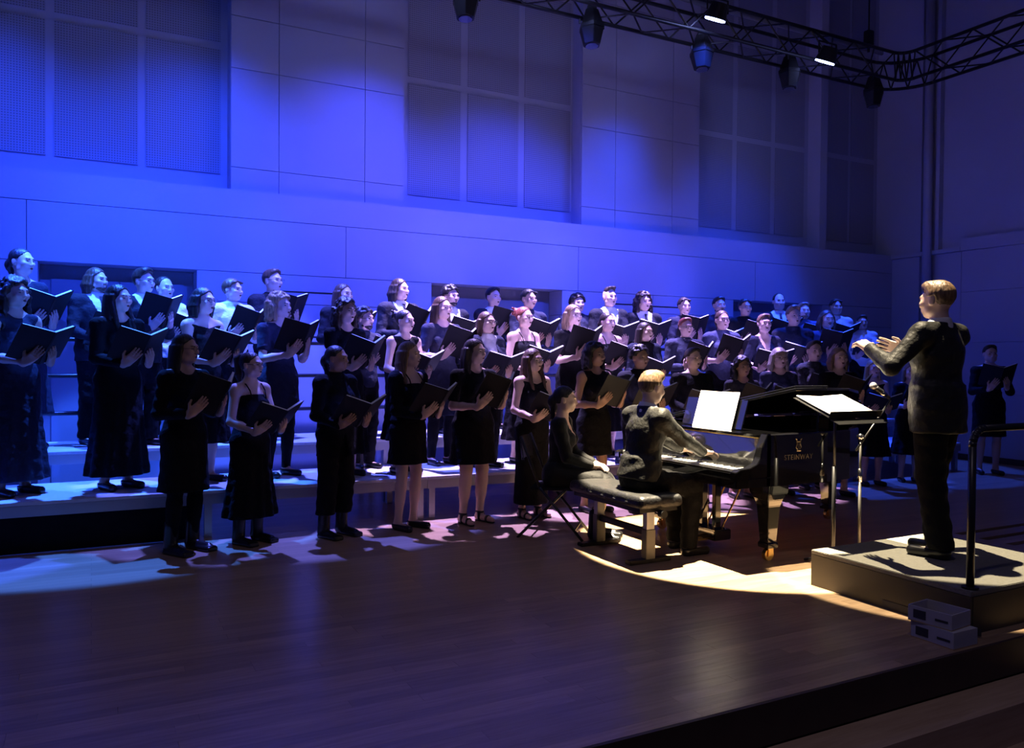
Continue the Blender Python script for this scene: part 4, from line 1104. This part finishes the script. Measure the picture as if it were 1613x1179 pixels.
BACK = [
 S_(34, 389, 0, Bq, 'f', ('tied', 'black'), 'dark dress with long sleeves', wear='dress', fab='navy', sleeve=1.8, hem=0.3, shape='aline'),
 S_(152, 421, 2, Bq, 'm', ('man_long', 'brown'), 'dark suit, white shirt and tie', wear='suit', fab='suit', beard=True, shut=True, hv=1.08),
 S_(226, 423, 3, Bq, 'm', ('quiff', 'dark'), 'dark suit with white shirt, glasses', wear='suit', fab='suit', glasses=True, dy=-0.1),
 S_(259, 435, 0, A, 'm', ('crop', 'dark'), 'white open-necked shirt', wear='shirt', fab='white', dy=0.25),
 S_(366, 438, 1, Cq, 'm', ('fringe', 'brown'), 'white shirt and loosened dark tie', wear='shirt', fab='white', tie=True),
 S_(429, 423, 3, Bq, 'm', ('short', 'brown'), 'dark jacket, glasses, folder raised', wear='suit', fab='suit', glasses=True, shirt='black', tie=False, dy=0.2),
 S_(541, 446, 1, Bq, 'm', ('long', 'brown'), 'dark unbuttoned jacket', wear='suit', fab='suit', shirt='black', tie=False),
 S_(630, 438, 1, Bq, 'm', ('man_long', 'dark'), 'dark suit with bright white collar', wear='suit', fab='suit', hv=1.06),
 S_(710, 450, 0, Bq, 'm', ('curly', 'black'), 'dark jacket over white shirt, glasses', wear='suit', fab='suit', glasses=True, beard=True, tie=False),
 S_(777, 452, 3, Bq, 'm', ('short', 'black'), 'black suit and white shirt', wear='suit', fab='suit'),
 S_(833, 455, 0, Bq, 'm', ('fringe', 'black'), 'navy shirt buttoned to the neck', wear='shirt', fab='navy', skin='mid'),
 S_(910, 463, 2, A, 'm', ('curly', 'dark'), 'dark plain shirt', wear='shirt', fab='navy'),
 S_(960, 452, 2, Bq, 'm', ('undercut', 'dark'), 'dark suit with open white collar', wear='suit', fab='suit', tie=False),
 S_(1014, 460, 0, Cq, 'm', ('curly_bob', 'dark'), 'dark suit and tie', wear='suit', fab='suit'),
 S_(1078, 468, 3, Bq, 'm', ('fringe', 'dark'), 'dark shirt, folder held high', wear='shirt', fab='navy'),
 S_(1133, 467, 2, Bq, 'm', ('short', 'dark'), 'blue-black shirt', wear='shirt', fab='navy', beard=True),
 S_(1174, 470, 1, Bq, 'm', ('fringe', 'black'), 'plain black shirt with collar', wear='shirt', fab='black', skin='mid'),
 S_(1227, 461, 0, Bq, 'm', ('thin', 'dark'), 'black suit with tie and white shirt', wear='suit', fab='suit', shut=True),
 S_(1266, 476, 1, Bq, 'm', ('short', 'light'), 'dark blue top', wear='shirt', fab='denim', beard=True),
 S_(1317, 470, 0, Bq, 'm', ('fringe', 'dark'), 'white shirt under a dark waistcoat', wear='shirt', fab='white', shut=True),
 S_(1358, 496, 2, Bq, 'm', ('short', 'dark'), 'white shirt, rightmost on the risers', wear='shirt', fab='white', dy=-0.3)]
rnd = random.Random(11)
LIM = {'front': (6.30, 6.86), 'middle': (7.34, 7.90), 'back': (8.36, 8.78)}
def relax(row, people):
    """neighbours closer than an arm's breadth step forward or back; the sight line of each head is kept"""
    Y0, _ = ROW[row]; Ys = [Y0+sp['dy'] for sp in people]; lo, hi = LIM[row]
    for it in range(400):
        P = [px_y(sp['x'], sp['y'], y) for sp, y in zip(people, Ys)]; moved = False
        for i in range(len(P)):
            for j in range(i+1, len(P)):
                dx, dy_ = P[i].x-P[j].x, Ys[i]-Ys[j]; dd = math.hypot(dx, dy_)
                if dd < 0.52:
                    sg = 1 if (dy_ > 0 or (dy_ == 0 and i % 2)) else -1
                    ni = min(hi, max(lo, Ys[i]+sg*0.01)); nj = min(hi, max(lo, Ys[j]-sg*0.01))
                    if ni != Ys[i] or nj != Ys[j]: moved = True
                    Ys[i], Ys[j] = ni, nj
        if not moved: break
    return Ys
for row, people in (('front', FRONT), ('middle', MIDDLE), ('back', BACK)):
    Y0, Z0 = ROW[row]; YS = relax(row, people)
    for i, sp in enumerate(people):
        Y = YS[i]; p = px_y(sp['x'], sp['y'], Y); hgt = min(1.95, max(1.48, p.z-Z0))
        d = COND - Vector((p.x, Y, 0))
        rz = 0.62*(math.atan2(d.y, d.x)+math.pi/2)+rnd.uniform(-0.08, 0.08)   # bodies turned part of the way towards the conductor, heads the rest
        hy = round(sp['hyaw']*0.5+(0.30 if p.x < 3.2 else 0.15 if p.x < 6.0 else 0.0), 2)
        off = {'pose': sp['pose']}
        sc = hgt/1.71
        root = empty('person', (p.x, Y, Z0), rz); root.scale = (sc*rnd.uniform(0.97, 1.03), sc, sc)
        lab = 'singer in %s, %s from left in the %s row' % (sp['desc'], ordw[i], row)
        tag(root, lab, 'person', 'choir singers')
        rk, rig = singer_rig(sp['sex'], sp.get('hv', 1.0), sp['pose'], hy, 0.0)
        dress_up(root, rk, rig, sp, 0.0062 if row == 'front' else 0.0075, 0.016 if row == 'front' else 0.020)
        M = Matrix.Translation((p.x, Y, Z0)) @ Matrix.Rotation(rz, 4, 'Z') @ Matrix.Diagonal((root.scale.x, sc, sc, 1))
        M2 = Matrix.Translation((p.x, Y, Z0)) @ Matrix.Rotation(rz, 4, 'Z') @ Matrix.Diagonal((sc, sc, sc, 1))
        folder(M2, sp['pose'], 'open black folder held by the %s singer from left in the %s row' % (ordw[i], row), rnd.uniform(-0.06, 0.12))

# ================================================================= grand piano (keyboard towards -X, treble side towards the audience)
def build_piano():
    PX, PYN, PYF = 4.12, 4.38, 5.90
    pt = empty('grand_piano', (5.2, 5.14, 0)); tag(pt, 'glossy black grand piano with lid on the short prop', 'piano')
    o = Vector((5.2, 5.14, 0))
    class LB(MB):
        def build(self, name, m, parent=pt, **k):
            bmesh.ops.translate(self.bm, vec=-o, verts=self.bm.verts)
            return MB.build(self, name, m, parent, **k)
    def outline(off=0.0, x0=4.42):
        pts = [(x0, PYN+off), (5.05, PYN+off)]
        bent = [(5.05, 4.38), (5.35, 4.42), (5.62, 4.56), (5.88, 4.78), (6.15, 5.0), (6.40, 5.17), (6.58, 5.33), (6.66, 5.52), (6.64, 5.72), (6.52, 5.85), (6.35, 5.90)]
        c = Vector((5.4, 5.3))
        for x, y in bent[1:]:
            v = Vector((x, y)); d = (c-v).normalized(); v = v+d*off; pts.append((v.x, v.y))
        pts[-1] = (6.35-off, PYF-off); pts.append((x0, PYF-off))
        return pts
    # rim as a closed band
    b = LB(); out = outline(0.0, 4.42); inn = outline(0.055, 4.42); n = len(out)
    ring = []
    for z, P in ((0.585, out), (0.965, out), (0.975, [(x, y) for x, y in outline(0.008)]), (0.975, inn), (0.80, inn)):
        ring.append([b.bm.verts.new((x, y, z)) for x, y in P])
    for r0, r1 in zip(ring[:-1], ring[1:]):
        for k in range(n-1): b.bm.faces.new((r0[k], r0[k+1], r1[k+1], r1[k]))
    b.build('rim', LACQ)
    LB().prism(outline(0.02), 0.60, 0.78).build('soundboard', mat('soundboard_wood', (0.18, 0.09, 0.04), 0.4))
    LB().prism(outline(0.075, 4.62), 0.81, 0.84).build('iron_plate', mat('gold_iron_plate', (0.35, 0.22, 0.08), 0.35, 0.9))
    # key bed, arms, fallboard, key slip
    LB().span((PX, PYN, 0.585), (4.46, PYF, 0.655)).build('key_bed', LACQ, bevel=0.006)
    for y0, y1 in ((PYN, PYN+0.065), (PYF-0.065, PYF)):
        prof = [(PX, 0.655), (PX, 0.705), (PX+0.035, 0.722), (PX+0.13, 0.730), (PX+0.20, 0.755), (PX+0.235, 0.80), (PX+0.25, 0.88), (PX+0.30, 0.975), (4.46, 0.975), (4.46, 0.655)]
        LB().prism(prof, y0, y1, axis='y').build('arm', LACQ, bevel=0.004)
    LB().span((PX+0.01, PYN+0.066, 0.655), (PX+0.03, PYF-0.066, 0.692)).build('key_slip', LACQ)
    fb = LB().prism([(4.315, 0.725), (4.325, 0.728), (4.40, 0.935), (4.46, 0.935), (4.46, 0.70), (4.315, 0.70)], PYN+0.066, PYF-0.066, axis='y').build('fallboard', LACQ)
    LB().span((4.398, PYN+0.066, 0.936), (4.412, PYF-0.066, 0.944)).build('hinge', BRASS)
    LB().span((4.40, PYN+0.066, 0.9445), (4.72, PYF-0.066, 0.965)).build('front_shelf', LACQ, bevel=0.004)
    # keys
    kw = (PYF-PYN-0.14)/52.0
    b = LB(); bb = LB()
    for i in range(52):
        y = PYF-0.07-kw*(i+0.5)
        b.box((PX+0.115, y, 0.712), (0.158, kw-0.0012, 0.020))
        if i < 51 and (i % 7) in (0, 2, 3, 5, 6): bb.box((PX+0.155, y-kw/2, 0.727), (0.09, kw*0.55, 0.016))
    b.build('white_keys', IVORY)['kind'] = 'stuff'; bb.build('black_keys', EBONY)['kind'] = 'stuff'
    # maker's lettering and lyre emblem: fallboard and audience side
    def lyre(h):
        m = MB()
        for s in (-1, 1): m.path([(s*0.10*h, 0, 0), (s*0.30*h, 0.25*h, 0), (s*0.18*h, 0.55*h, 0), (s*0.26*h, 0.95*h, 0), (s*0.38*h, h, 0)], 0.045*h, 5)
        m.path([(-0.22*h, 0.75*h, 0), (0.22*h, 0.75*h, 0)], 0.04*h, 5).path([(-0.24*h, -0.05*h, 0), (0.24*h, -0.05*h, 0)], 0.06*h, 5)
        for k in (-1, 0, 1): m.path([(k*0.08*h, 0, 0), (k*0.08*h, 0.8*h, 0)], 0.022*h, 4)
        return m.mesh('lyre_emblem', GOLDP)
    Mf = Matrix(((0, 0, -1, 0), (-1, 0, 0, 0), (0, 1, 0, 0), (0, 0, 0, 1)))      # faces -X
    tilt = Matrix.Rotation(R(-20), 4, 'X')
    t1 = link('lettering', text_mesh('STEINWAY & SONS', 0.030), GOLDP, pt); t1.matrix_local = Matrix.Translation(Vector((4.352, 5.14, 0.806))-o) @ Mf @ tilt
    l1 = link('emblem', lyre(0.045), None, pt); l1.matrix_local = Matrix.Translation(Vector((4.366, 5.14, 0.846))-o) @ Mf @ tilt
    Ms = Matrix(((1, 0, 0, 0), (0, 0, -1, 0), (0, 1, 0, 0), (0, 0, 0, 1)))       # faces -Y
    t2 = link('lettering', text_mesh('STEINWAY', 0.055), GOLDP, pt); t2.matrix_local = Matrix.Translation(Vector((4.74, PYN-0.002, 0.775))-o) @ Ms
    l2 = link('emblem', lyre(0.085), None, pt); l2.matrix_local = Matrix.Translation(Vector((4.74, PYN-0.002, 0.845))-o) @ Ms
    # music desk with the score
    md = LB().box((4.585, 5.14, 1.085), (0.016, 0.72, 0.24), Matrix.Rotation(R(17), 3, 'Y')).build('music_desk', LACQ, bevel=0.003)
    # lid, hinged on the bass side and raised on the short stick; its front flap lies folded on top
    ang = R(11.5)
    Lm = Matrix.Translation(Vector((0, PYF, 0.985))) @ Matrix.Rotation(-ang, 4, 'X')
    def lid(name, pts, z0, z1):
        b = MB(); b.prism([(x, y-PYF) for x, y in pts], z0, z1)
        bmesh.ops.bevel(b.bm, geom=[e for e in b.bm.edges], offset=0.004, segments=1, affect='EDGES')
        bmesh.ops.transform(b.bm, matrix=Matrix.Translation(-o) @ Lm, verts=b.bm.verts)
        return b.build(name, LACQ, pt)
    lp = outline(-0.02, 4.72)
    lid('lid', lp, 0.0, 0.022)
    lid('lid_flap', [(4.73, PYN-0.01), (5.08, PYN-0.01), (5.08, PYF-0.03), (4.73, PYF-0.03)], 0.0225, 0.042)
    LB().tube((5.0, PYN+0.06, 0.93), (5.06, PYN+0.10, 1.235), 0.009).build('prop_stick', LACQ)
    # legs with brass casters
    def leg(x, y):
        l = LB(); zz = [(0.585, 0.105), (0.52, 0.10), (0.47, 0.075), (0.42, 0.062), (0.15, 0.044), (0.13, 0.055), (0.10, 0.052)]
        rings = []
        for z, r in zz: rings.append([l.bm.verts.new((x+r*sx, y+r*sy, z)) for sx, sy in ((-1, -1), (1, -1), (1, 1), (-1, 1))])
        for a, c in zip(rings[:-1], rings[1:]):
            for k in range(4): l.bm.faces.new((a[k], a[(k+1) % 4], c[(k+1) % 4], c[k]))
        l.bm.faces.new(rings[0]); l.bm.faces.new(rings[-1])
        g = l.build('leg', LACQ, bevel=0.004)
        LB().tube((x, y-0.018, 0.046), (x, y+0.018, 0.046), 0.046, seg=20).tube((x, y-0.026, 0.046), (x, y+0.026, 0.046), 0.014, seg=10).span((x-0.02, y-0.030, 0.03), (x+0.03, y-0.022, 0.10)).span((x-0.02, y+0.022, 0.03), (x+0.03, y+0.030, 0.10)).build('caster', BRASS, g, bevel=0.002)
    leg(4.56, 4.50); leg(4.56, 5.78); leg(6.30, 5.45)
    # pedal lyre
    for y in (5.06, 5.22): LB().span((4.52, y-0.022, 0.14), (4.58, y+0.022, 0.585)).build('lyre_post', LACQ, bevel=0.004)
    LB().span((4.46, 4.98, 0.055), (4.64, 5.30, 0.14)).build('pedal_box', LACQ, bevel=0.008)
    LB().tube((4.60, 5.05, 0.14), (4.88, 5.05, 0.585), 0.008).tube((4.60, 5.23, 0.14), (4.88, 5.23, 0.585), 0.008).build('lyre_brace', BRASS)
    for y in (5.07, 5.14, 5.21):
        LB().tube((4.535, y, 0.14), (4.535, y, 0.585), 0.004).build('pedal_rod', BRASS)
        LB().box((4.40, y, 0.06), (0.13, 0.028, 0.012)).build('pedal', BRASS, bevel=0.004)
    # the score on the desk (lies on the piano: a thing of its own)
    sc = empty('sheet_music', (4.532, 5.10, 0.968)); tag(sc, 'bright white score standing open on the piano desk', 'sheet music')
    rot = Matrix.Rotation(R(17), 3, 'Y')
    for s in (-1, 1):
        m = rot @ Matrix.Rotation(R(3*s), 3, 'Z')
        MB().box(Vector((-0.006, s*0.118, 0.0)) + rot @ Vector((0, 0, 0.152)), (0.003, 0.232, 0.31), m).build('page', PAPER, sc)
build_piano()

# ================================================================= piano bench
bt = empty('piano_bench', (3.70, 5.18, 0)); tag(bt, 'black padded piano bench on two metal columns', 'bench')
def cushion(L, W, z0, z1):
    f = Field(np.arange(-W/2-.03, W/2+.03, .01), np.arange(-L/2-.03, L/2+.03, .01), np.arange(z0-.03, z1+.04, .01))
    f.add(rbox((0, 0, (z0+z1)/2), (W/2, L/2, (z1-z0)/2), None, 0.01))
    X, Y, Z = f.grids()
    q = np.abs(np.sin(Y*math.pi/0.16))*np.abs(np.sin((X+0.1)*math.pi/0.2))
    f.F = f.F + (np.where(Z > (z0+z1)/2, 0.004*(1-q)**2, 0)).astype(np.float32)
    return f.mesh('cushion')
link('cushion', cushion(1.0, 0.40, 0.43, 0.525), LEATHER, bt)
MB().span((-0.17, -0.45, 0.40), (0.17, 0.45, 0.432)).build('seat_frame', BLKMET, bt)
for s in (-1, 1):
    y = s*0.33
    MB().span((-0.035, y-0.025, 0.24), (0.035, y+0.025, 0.40)).build('inner_column', ALU, bt)
    MB().span((-0.042, y-0.032, 0.03), (0.042, y+0.032, 0.25)).build('column', DKMET, bt, bevel=0.003)
    MB().span((-0.19, y-0.035, 0.0), (0.19, y+0.035, 0.03)).build('foot', BLKMET, bt, bevel=0.005)
MB().span((-0.022, -0.30, 0.20), (0.022, 0.30, 0.245)).build('stretcher', BLKMET, bt, bevel=0.003)
MB().tube((0.0, -0.47, 0.39), (0, -0.52, 0.39), 0.028, seg=14).build('height_knob', BLKMET, bt)

# ================================================================= seated and standing soloists
def seated_legs(spread=0.11, knee=(-0.43, 0.545), ank=(-0.42, 0.09), hipz=0.585):
    return [((s*0.085, 0.01, hipz), (s*spread, knee[0], knee[1]), (s*spread, ank[0], ank[1]), (s*(spread+0.01), ank[0]-0.155, 0.028)) for s in (-1, 1)]
# pianist
pr = empty('person', (3.74, 5.02, 0), math.pi/2); pr.scale = (1.04, 1.04, 1.04)
tag(pr, 'pianist in black dinner jacket playing, seated on the padded bench', 'person')
wr = [(-0.10, -0.53, 0.755), (0.16, -0.53, 0.755)]
hands = [((0.05, -1, -0.10), (0, 0, -1), (1, 0, 0), 0.55, 0.15), ((-0.05, -1, -0.10), (0, 0, -1), (-1, 0, 0), 0.55, 0.15)]
rigP = Rig('m', 1.0, U=rotm('X', R(9)), uoff=(0, 0.0, -0.325), hyaw=0.05, hpit=0.0, wr=wr, hands=hands, hints=[(-0.5, 0.6, -1), (0.5, 0.6, -1)],
           legs=[((-0.085, 0.01, 0.575), (-0.12, -0.40, 0.525), (-0.13, -0.36, 0.085), (-0.14, -0.515, 0.028)), ((0.085, 0.01, 0.575), (0.10, -0.40, 0.525), (0.10, -0.42, 0.085), (0.11, -0.575, 0.028))])
dress_up(pr, 'pianist', rigP, dict(hair=('quiff', 'light'), wear='suit', fab='tux', jhem=0.90, bow=True, tie=False, shut=True), 0.0055, 0.014)
# page turner on a folding chair
TRZ = R(50)
tr = empty('person', (3.58, 5.95, 0), TRZ); tr.scale = (0.97, 0.97, 0.97)
tag(tr, 'page turner in black velvet dress seated on the folding chair, hands in lap', 'person')
wr = [(-0.05, -0.30, 0.635), (0.06, -0.31, 0.64)]
hands = [((0.6, -0.75, -0.1), (0, 0, -1), (0.6, 0.7, 0.2), 0.35, 0.1), ((-0.6, -0.75, -0.1), (0, 0, -1), (-0.6, 0.7, 0.2), 0.35, 0.1)]
rigT = Rig('f', 1.0, U=rotm('X', R(4)), uoff=(0, 0.0, -0.37), hyaw=0.12, wr=wr, hands=hands, legs=seated_legs(0.075, (-0.40, 0.49), (-0.33, 0.085), 0.535))
put = dress_up(tr, 'page_turner', rigT, dict(hair=('tied', 'black'), wear='top', fab='velvet', neck='vee', thm=0.84, sleeve=1.88, shut=True, shoe='boot', tfab='velvet', them=0.43, wide=0.01), 0.0055, 0.014)
skP = [rigT.torso[2]]+[cone(j[0], np.asarray(j[0], float)*0.12+np.asarray(j[1], float)*0.88, 0.10, 0.082, 0.10) for j in rigT.J]
put('skirt', garment('skirt', skP+[cone((0, -0.05, 0.54), (0, -0.33, 0.50), 0.085, 0.07, 0.06)], 0.012, None, 0.0115), FAB['velvet'])
# conductor
CRZ = math.pi+0.10
CL = Vector((4.96, 3.42, 0.24)); cs = 1.065
cr = empty('person', CL, CRZ); cr.scale = (cs, cs, cs)
tag(cr, 'conductor in black suit standing on the podium with both hands raised', 'person')
def to_c(p):
    v = Matrix.Rotation(-CRZ, 3, 'Z') @ (Vector(p)-CL); return np.array(v/cs)
wl = to_c((4.62, 3.67, 1.605)); wrr = to_c((5.06, 3.74, 1.60))
hands = [((0.45, -1, 0.35), (0.9, 0.3, -0.2), (0.1, 0.3, 1), 0.12, 0.5), ((-0.25, -0.8, 0.42), (-0.4, -0.3, -0.9), (-1, 0.1, -0.2), 0.6, 0.2)]
rigC = Rig('m', 1.10, hyaw=-0.05, hpit=0.06, wr=[wrr, wl], hands=hands, hints=[(-0.9, 0.2, -0.6), (0.8, 0.45, -0.85)],
           legs=[((-0.085, 0.012, 0.90), (-0.075, -0.06, 0.49), (-0.07, -0.02, 0.085), (-0.08, -0.18, 0.028)), ((0.085, 0.012, 0.90), (0.085, 0.02, 0.49), (0.09, 0.09, 0.085), (0.12, -0.07, 0.028))])
dress_up(cr, 'conductor', rigC, dict(hair=('short', 'light'), wear='suit', fab='tux', jhem=0.76, shut=True, beard=False, wide=0.01), 0.0052, 0.014)

for root_, rig_, nm_ in ((pr, rigP, 'pianist'), (cr, rigC, 'conductor')):
    for i in (0, 1):
        a_, b_ = rig_.el[i], rig_.wr[i]
        o_ = link('cuff', garment('cuff', [cone(a_+(b_-a_)*0.90, a_+(b_-a_)*0.99, 0.029, 0.028, 0.01)], 0.006, None, 0.007, pad=0.02), FAB['white'], root_)
# folding chair under the page turner
fc = empty('folding_chair', (3.555, 5.98, 0), TRZ); tag(fc, 'black metal folding chair behind the page turner', 'chair')
MB().box((0, 0, 0.425), (0.40, 0.38, 0.022)).build('seat', BLKMET, fc, bevel=0.009)
b = MB(); n = 9
pts = [(-0.20+0.40*k/(n-1), 0.235+0.035*(1-((k-4)/4)**2), 0) for k in range(n)]
for (x0, y0, _), (x1, y1, _) in zip(pts[:-1], pts[1:]):
    b.bm.faces.new([b.bm.verts.new(v) for v in ((x0, y0, 0.66), (x1, y1, 0.66), (x1, y1+0.02, 0.85), (x0, y0+0.02, 0.85))])
    b.bm.faces.new([b.bm.verts.new(v) for v in ((x0, y0+0.015, 0.66), (x0, y0+0.035, 0.85), (x1, y1+0.035, 0.85), (x1, y1+0.015, 0.66))])
b.bm.faces.ensure_lookup_table()
bmesh.ops.remove_doubles(b.bm, verts=b.bm.verts, dist=0.0005)
b.build('backrest', LEATHER, fc, smooth=True)
for s in (-1, 1):
    MB().path([(s*0.205, -0.27, 0.0), (s*0.205, 0.10, 0.44), (s*0.205, 0.26, 0.86)], 0.012).build('back_leg', BLKPAINT, fc, smooth=True)
    MB().path([(s*0.185, 0.29, 0.0), (s*0.185, -0.13, 0.43)], 0.012).build('front_leg', BLKPAINT, fc, smooth=True)
MB().tube((-0.205, -0.20, 0.085), (0.205, -0.20, 0.085), 0.009).build('stretcher', BLKPAINT, fc)
MB().tube((-0.185, 0.20, 0.095), (0.185, 0.20, 0.095), 0.009).build('stretcher', BLKPAINT, fc)

# ================================================================= podium, rail, stands
PDX0, PDX1, PDY0, PDY1, PDZ = 4.32, 5.55, 2.75, 3.87, 0.24
pd = empty('conductor_podium', ((PDX0+PDX1)/2, (PDY0+PDY1)/2, 0)); tag(pd, 'low carpeted podium under the conductor with pale worn top', 'podium')
hw, hd = (PDX1-PDX0)/2, (PDY1-PDY0)/2
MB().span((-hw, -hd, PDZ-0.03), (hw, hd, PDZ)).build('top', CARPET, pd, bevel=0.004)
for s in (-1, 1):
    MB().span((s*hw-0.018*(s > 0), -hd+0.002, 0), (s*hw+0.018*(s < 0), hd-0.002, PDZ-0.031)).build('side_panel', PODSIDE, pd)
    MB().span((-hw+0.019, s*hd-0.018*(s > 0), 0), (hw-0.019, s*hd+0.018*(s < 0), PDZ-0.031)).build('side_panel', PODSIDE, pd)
MB().box((-hw-0.002, -hd+0.25, 0.03), (0.004, 0.62, 0.04)).build('shadow_strip', INK, pd)  # dark strip standing in for the shadow along the podium foot
rl = empty('podium_rail', (4.93, 2.80, PDZ)); tag(rl, 'black bent tube guard rail on the audience side of the podium', 'railing')
arc = [(-0.545+0.10*(1-math.cos(q)), 0, 0.80+0.10*math.sin(q)) for q in [k*math.pi/12 for k in range(7)]]
MB().path([(-0.545, 0, 0.0)]+arc+[(-v[0], v[1], v[2]) for v in arc[::-1]]+[(0.545, 0, 0)], 0.021, 12).build('tube', BLKPAINT, rl, smooth=True)
for s in (-1, 1): MB().tube((s*0.545, 0, 0), (s*0.545, 0, 0.012), 0.045, seg=16).build('base_plate', BLKMET, rl)

ms = empty('music_stand', (4.80, 4.10, 0)); tag(ms, 'black orchestra music stand in front of the podium', 'music stand')
MB().tube((0, 0, 0.03), (0, 0, 0.75), 0.014).build('lower_tube', BLKPAINT, ms, smooth=True)
MB().tube((0, 0, 0.74), (-0.02, -0.02, 1.17), 0.010).build('upper_tube', BLKPAINT, ms, smooth=True)
for k in range(3):
    q = R(90+120*k); MB().path([(0, 0, 0.07), (0.14*math.cos(q), 0.14*math.sin(q), 0.05), (0.26*math.cos(q), 0.26*math.sin(q), 0.012)], 0.011).build('leg', BLKPAINT, ms, smooth=True)
DT = R(21.3); dm = Matrix.Rotation(DT, 3, 'X'); dc = Vector((-0.09, -0.09, 1.19))
MB().box(dc, (0.52, 0.34, 0.006), dm).build('desk', BLKMET, ms, bevel=0.002)
MB().box(dc + dm @ Vector((0, -0.17, 0.022)), (0.52, 0.006, 0.05), dm).build('lip', BLKMET, ms)
MB().box(dc + dm @ Vector((0, -0.215, -0.01)), (0.50, 0.08, 0.004), dm).build('tray', BLKMET, ms)
sm = empty('sheet_music', Vector((4.80, 4.10, 0)) + dc); tag(sm, 'bright open score lying on the conductor music stand', 'sheet music')
for s in (-1, 1):
    m = dm @ Matrix.Rotation(R(-3*s), 3, 'Y')
    MB().box(dm @ Vector((s*0.118, 0.01, 0.012)), (0.234, 0.325, 0.004), m).build('page', PAPER, sm)

mk = empty('microphone_stand', (5.20, 4.20, 0)); tag(mk, 'microphone stand with short boom beside the music stand', 'microphone stand')
MB().tube((0, 0, 0.012), (0, 0, 0.62), 0.011).build('lower_tube', DKMET, mk, smooth=True)
MB().tube((0, 0, 0.55), (0, 0, 0.93), 0.0085).build('upper_tube', DKMET, mk, smooth=True)
MB().tube((0, 0, 0.60), (0, 0, 0.70), 0.017).build('clutch', CHROME, mk, smooth=True)
MB().ball((0, 0, 0.945), 0.024).tube((0, -0.03, 0.945), (0, 0.03, 0.945), 0.010).build('boom_joint', CHROME, mk, smooth=True)
MB().tube((-0.05, 0, 0.84), (0.33, 0, 1.215), 0.008).build('boom', BLKPAINT, mk, smooth=True)
MB().tube((0, 0, 0), (0, 0, 0.014), 0.15, 0.145, seg=28).build('round_base', BLKMET, mk, smooth=False)
mi = empty('microphone', (5.52, 4.20, 1.235)); tag(mi, 'handheld style microphone with grey ball grille on the boom', 'microphone')
MB().tube((0.0, 0, 0.0), (-0.155, 0, 0.08), 0.014, 0.022).build('handle', BLKPAINT, mi, smooth=True)
MB().ball((-0.185, 0, 0.096), 0.029).build('grille', ALU, mi, smooth=True)
MB().tube((-0.045, 0, 0.023), (-0.095, 0, 0.049), 0.021, 0.023).build('clip', CHROME, mi, smooth=True)

# ================================================================= two cardboard trays by the podium
def tray(loc, rz, L, W, H, label, open_top):
    t = empty('cardboard_box', loc, rz); tag(t, label, 'box', 'cardboard boxes')
    th = 0.006
    MB().span((-L/2, -W/2, 0), (L/2, W/2, th)).build('bottom', CARDIN, t)
    for s in (-1, 1):
        MB().span((-L/2, s*W/2-th*(s > 0), th), (L/2, s*W/2+th*(s < 0), H)).build('side', CARD, t)
        MB().span((s*L/2-th*(s > 0), -W/2+th, th), (s*L/2+th*(s < 0), W/2-th, H)).build('side', CARD, t)
    if not open_top: MB().span((-L/2, -W/2, H), (L/2, W/2, H+th)).build('lid', CARD, t)
    MB().span((-L/2-0.0015, 0.02, H*0.25), (-L/2, W/2-0.03, H*0.80)).build('printed_label', INK, t)
    MB().span((-L/2-0.0015, -W/2+0.02, H*0.40), (-L/2, -0.03, H*0.55)).build('printed_line', INK, t)
    return t
tray((4.105, 2.765, 0), R(0), 0.20, 0.25, 0.085, 'lower closed cardboard box on the floor beside the podium', False)
tray((4.10, 2.79, 0.0915), R(6), 0.19, 0.24, 0.085, 'open cardboard tray stacked on a box beside the podium', True)
